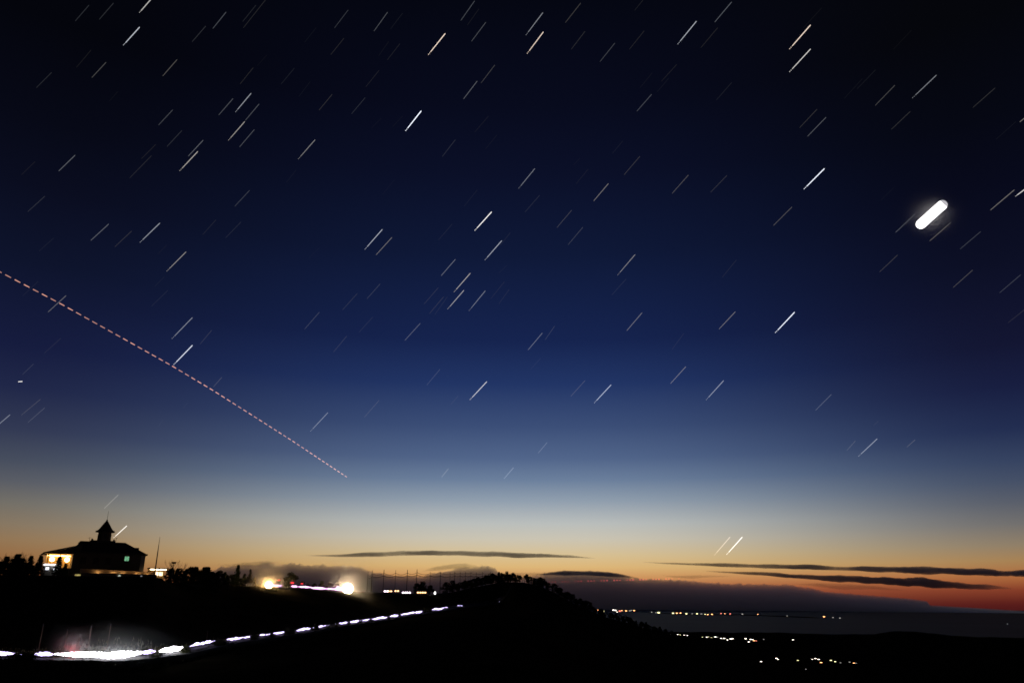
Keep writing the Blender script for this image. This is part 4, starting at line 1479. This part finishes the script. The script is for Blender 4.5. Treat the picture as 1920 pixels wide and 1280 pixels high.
HP = {}
VILL = [(1257, 1183, 'w', .8), (1262, 1184.5, 'w', .8), (1265, 1180, 'w', .9), (1270, 1181, 'w', 1), (1275, 1182.5, 'y', .8), (1280, 1180.5, 'w', 1), (1283, 1181.5, 'w', .9), (1288, 1183, 'w', 1.1),
        (1317, 1194, 'y', .7), (1325, 1194, 'w', .9), (1328, 1191, 'y', .7), (1334, 1195, 'y', .9), (1341, 1190, 'w', 1.1), (1345, 1191, 'd', .9),
        (1352, 1196, 'w', .9), (1358, 1196.5, 'w', 1.3), (1364, 1199, 'w', .9), (1370, 1197, 'w', 1.2), (1374, 1197, 'w', 1), (1398, 1197, 'w', 1.2), (1404, 1203, 'w', 1.1), (1407, 1198, 'w', .9),
        (1411, 1198.5, 'w', 1), (1414, 1200.5, 'o', 1), (1418, 1201, 'r', .8), (1407, 1204, 'y', .8), (1487, 1199, 'w', .9), (1427, 1240, 'w', 1), (1456, 1233, 'w', 1.1), (1459, 1236, 'w', .9), (1496, 1238, 'y', .9),
        (1523, 1235, 'w', .9), (1529, 1234, 'w', 1), (1535, 1235, 'w', 1.1), (1539.5, 1241, 'o', 1.2), (1558, 1238, 'y', 1.2), (1566, 1239.5, 'y', 1.1), (1576, 1242, 'd', .9), (1593, 1240, 'd', 1), (1601, 1242.5, 'o', 1.1),
        (1605, 1242.5, 'd', 1), (1511, 1253, 'd', .8), (1432, 1198, 'd', .8)]
VLAB = {'w': 'village house with white-lit windows on the dark low land', 'y': 'village house with yellowish-green lit windows on the dark low land',
        'o': 'village house glowing orange among white-lit neighbours', 'd': 'dimly lit village house on the dark low land', 'r': 'village house with reddish lit windows at a cluster edge'}
for px, py, kd, sz in VILL:
    if kd not in HP:
        HP[kd] = make_house(1.0, WIN[kd])
        o = HP[kd]
    else:
        o = copy_tree(HP[kd])
    az = azim(px, py)
    best = None
    r = 1900.0
    while r < 6400:
        g = on_ground(az, r)
        e = abs(proj(g + Vector((0, 0, 1.5)))[1] - py)
        if best is None or e < best[0]:
            best = (e, g, r)
        r += 25
    g, rr = best[1], best[2]
    sz *= 0.58 if px < 1300 else 0.72
    o.location = g + Vector((0, 0, 1.0))
    o.scale = (sz * rr / 3600,) * 3
    o.rotation_euler = (0, 0, -az + RND.uniform(-0.35, 0.35))
    tag(o, VLAB[kd], 'house', 'village houses with lit windows')

SHORE = [(1120, 1143, 'o', 1.3), (1132, 1145, 'y', 1.1), (1150, 1143, 'w', 1.2), (1154, 1143.5, 'w', 1.2), (1157, 1146.5, 'w', .8), (1162, 1145, 'r', 1.5), (1166, 1144, 'o', .9), (1174, 1144.5, 'o', 1.2), (1181, 1144.5, 'd', 1.2),
         (1184, 1143.5, 'd', 1), (1189, 1144, 'o', 1.1), (1222, 1147, 'd', 1), (1230, 1148, 'd', 1), (1235, 1148, 'y', 1.7), (1262, 1149, 'y', 1.4), (1269, 1149, 'o', 1.2), (1276, 1148.7, 'o', 1.1), (1287, 1150, 'y', 1.3), (1298, 1150, 'd', 1), (1307, 1150, 'y', 1.2),
         (1315, 1150.3, 'd', 1.2), (1322, 1151, 'y', .8), (1327, 1151.5, 'o', 1), (1335, 1151, 'o', 1.1), (1352, 1149.5, 'r', .9), (1359, 1149.8, 'o', .7), (1369, 1150, 'r', 1), (1392, 1150.5, 'd', 1.1), (1421, 1151, 'o', .7), (1476, 1154, 'd', .8), (1545, 1155.5, 'o', 1.2), (1562, 1157, 'd', .9), (1575, 1158, 'd', 1)]
SLAB = {'w': 'white-lit block on the far shore across the bay', 'y': 'yellow-lit block on the far shore across the bay', 'o': 'orange-lit block on the far shore across the bay',
        'r': 'red-lit block on the far shore across the bay', 'd': 'dimly lit block on the far shore across the bay'}


def make_block(wm):
    o = empty('shore_building')
    MB().box(-1, 1, -0.5, 0.5, -0.5, 0.62).build('wall', M_WALL, o)
    MB().box(-1.05, 1.05, -0.55, 0.55, 0.62, 0.7).build('roof', M_ROOF, o)
    for z0 in (-0.35, 0.0, 0.32):
        MB().box(-0.9, 0.9, -0.53, -0.49, z0, z0 + 0.24).build('window_row', wm, o)
    return o


BP = {}
shore_pts = []
for px, py, kd, sz in SHORE:
    d = ray(px, py)
    k = (SEA + 22) / d.z
    p = d * k
    if kd not in BP:
        BP[kd] = make_block(WIN[kd])
        o = BP[kd]
    else:
        o = copy_tree(BP[kd])
    dist = p.length
    o.location = p
    o.scale = (sz * 1.25 * dist / FPX, 0.9 * dist / FPX, 1.15 * sz * dist / FPX)
    o.rotation_euler = (0, 0, -math.atan2(p.x, p.y))
    tag(o, SLAB[kd], 'building', 'lit buildings on the far shore')
    shore_pts.append((px, p))
shore_pts.sort(key=lambda q: q[0])
rings = []
sm = [Vector((p.x, p.y, 0)) for _, p in shore_pts]
sm = [sum(sm[max(0, i - 3):i + 4], Vector()) / len(sm[max(0, i - 3):i + 4]) for i in range(len(sm))]
for i, p in enumerate(sm):
    u = p.normalized()
    w = 900 if 0 < i < len(sm) - 1 else 100
    rings.append([tuple(p - u * w * 1.4 + Vector((0, 0, SEA - 2))), tuple(p - u * w * 0.4 + Vector((0, 0, SEA + 5))), tuple(p + u * w * 0.6 + Vector((0, 0, SEA + 9))), tuple(p + u * w * 2 + Vector((0, 0, SEA - 2)))])
tag(MB().ring_loft(rings).build('far_shore', M_GROUND, None, True), kind='structure')

# a lit boat out on the water
d = ray(1889, 1170)
bp = d * ((SEA + 3) / d.z)
S = empty('fishing_boat', (bp.x, bp.y, SEA), 0.6)
tag(S, 'tiny lit fishing boat alone on the dark sea', 'boat')
k = bp.length / FPX
MB().ring_loft([[(x * k * 1.2, y * k * 0.3, z * k * 0.4) for y, z in ((-w_, 0.9), (-w_ * 0.6, -0.3), (w_ * 0.6, -0.3), (w_, 0.9))] for x, w_ in ((-1.6, 0.5), (-0.5, 1), (0.8, 0.9), (2.0, 0.1))]).build('hull', M_WHITE, S)
MB().box(-0.9 * k, 0.3 * k, -0.2 * k, 0.2 * k, 0.34 * k, 0.9 * k).build('cabin', M_WHITE, S)
MB().box(-1.2 * k, 1.4 * k, -0.06 * k, 0.06 * k, 1.0 * k, 1.35 * k).build('deck_lamp', emit('boat_lamp', (0.9, 0.95, 1.0), 0.8), S)

for o in list(bpy.data.objects):                                      # prototypes that found no place
    if o.parent is None and o.type == 'EMPTY' and 'label' not in o and o.name.split('.')[0] in ('conifer_tree', 'broadleaf_tree', 'bare_tree', 'shrub'):
        for ch in list(o.children):
            bpy.data.objects.remove(ch)
        bpy.data.objects.remove(o)
    elif 'zmax' in o:
        del o['zmax']
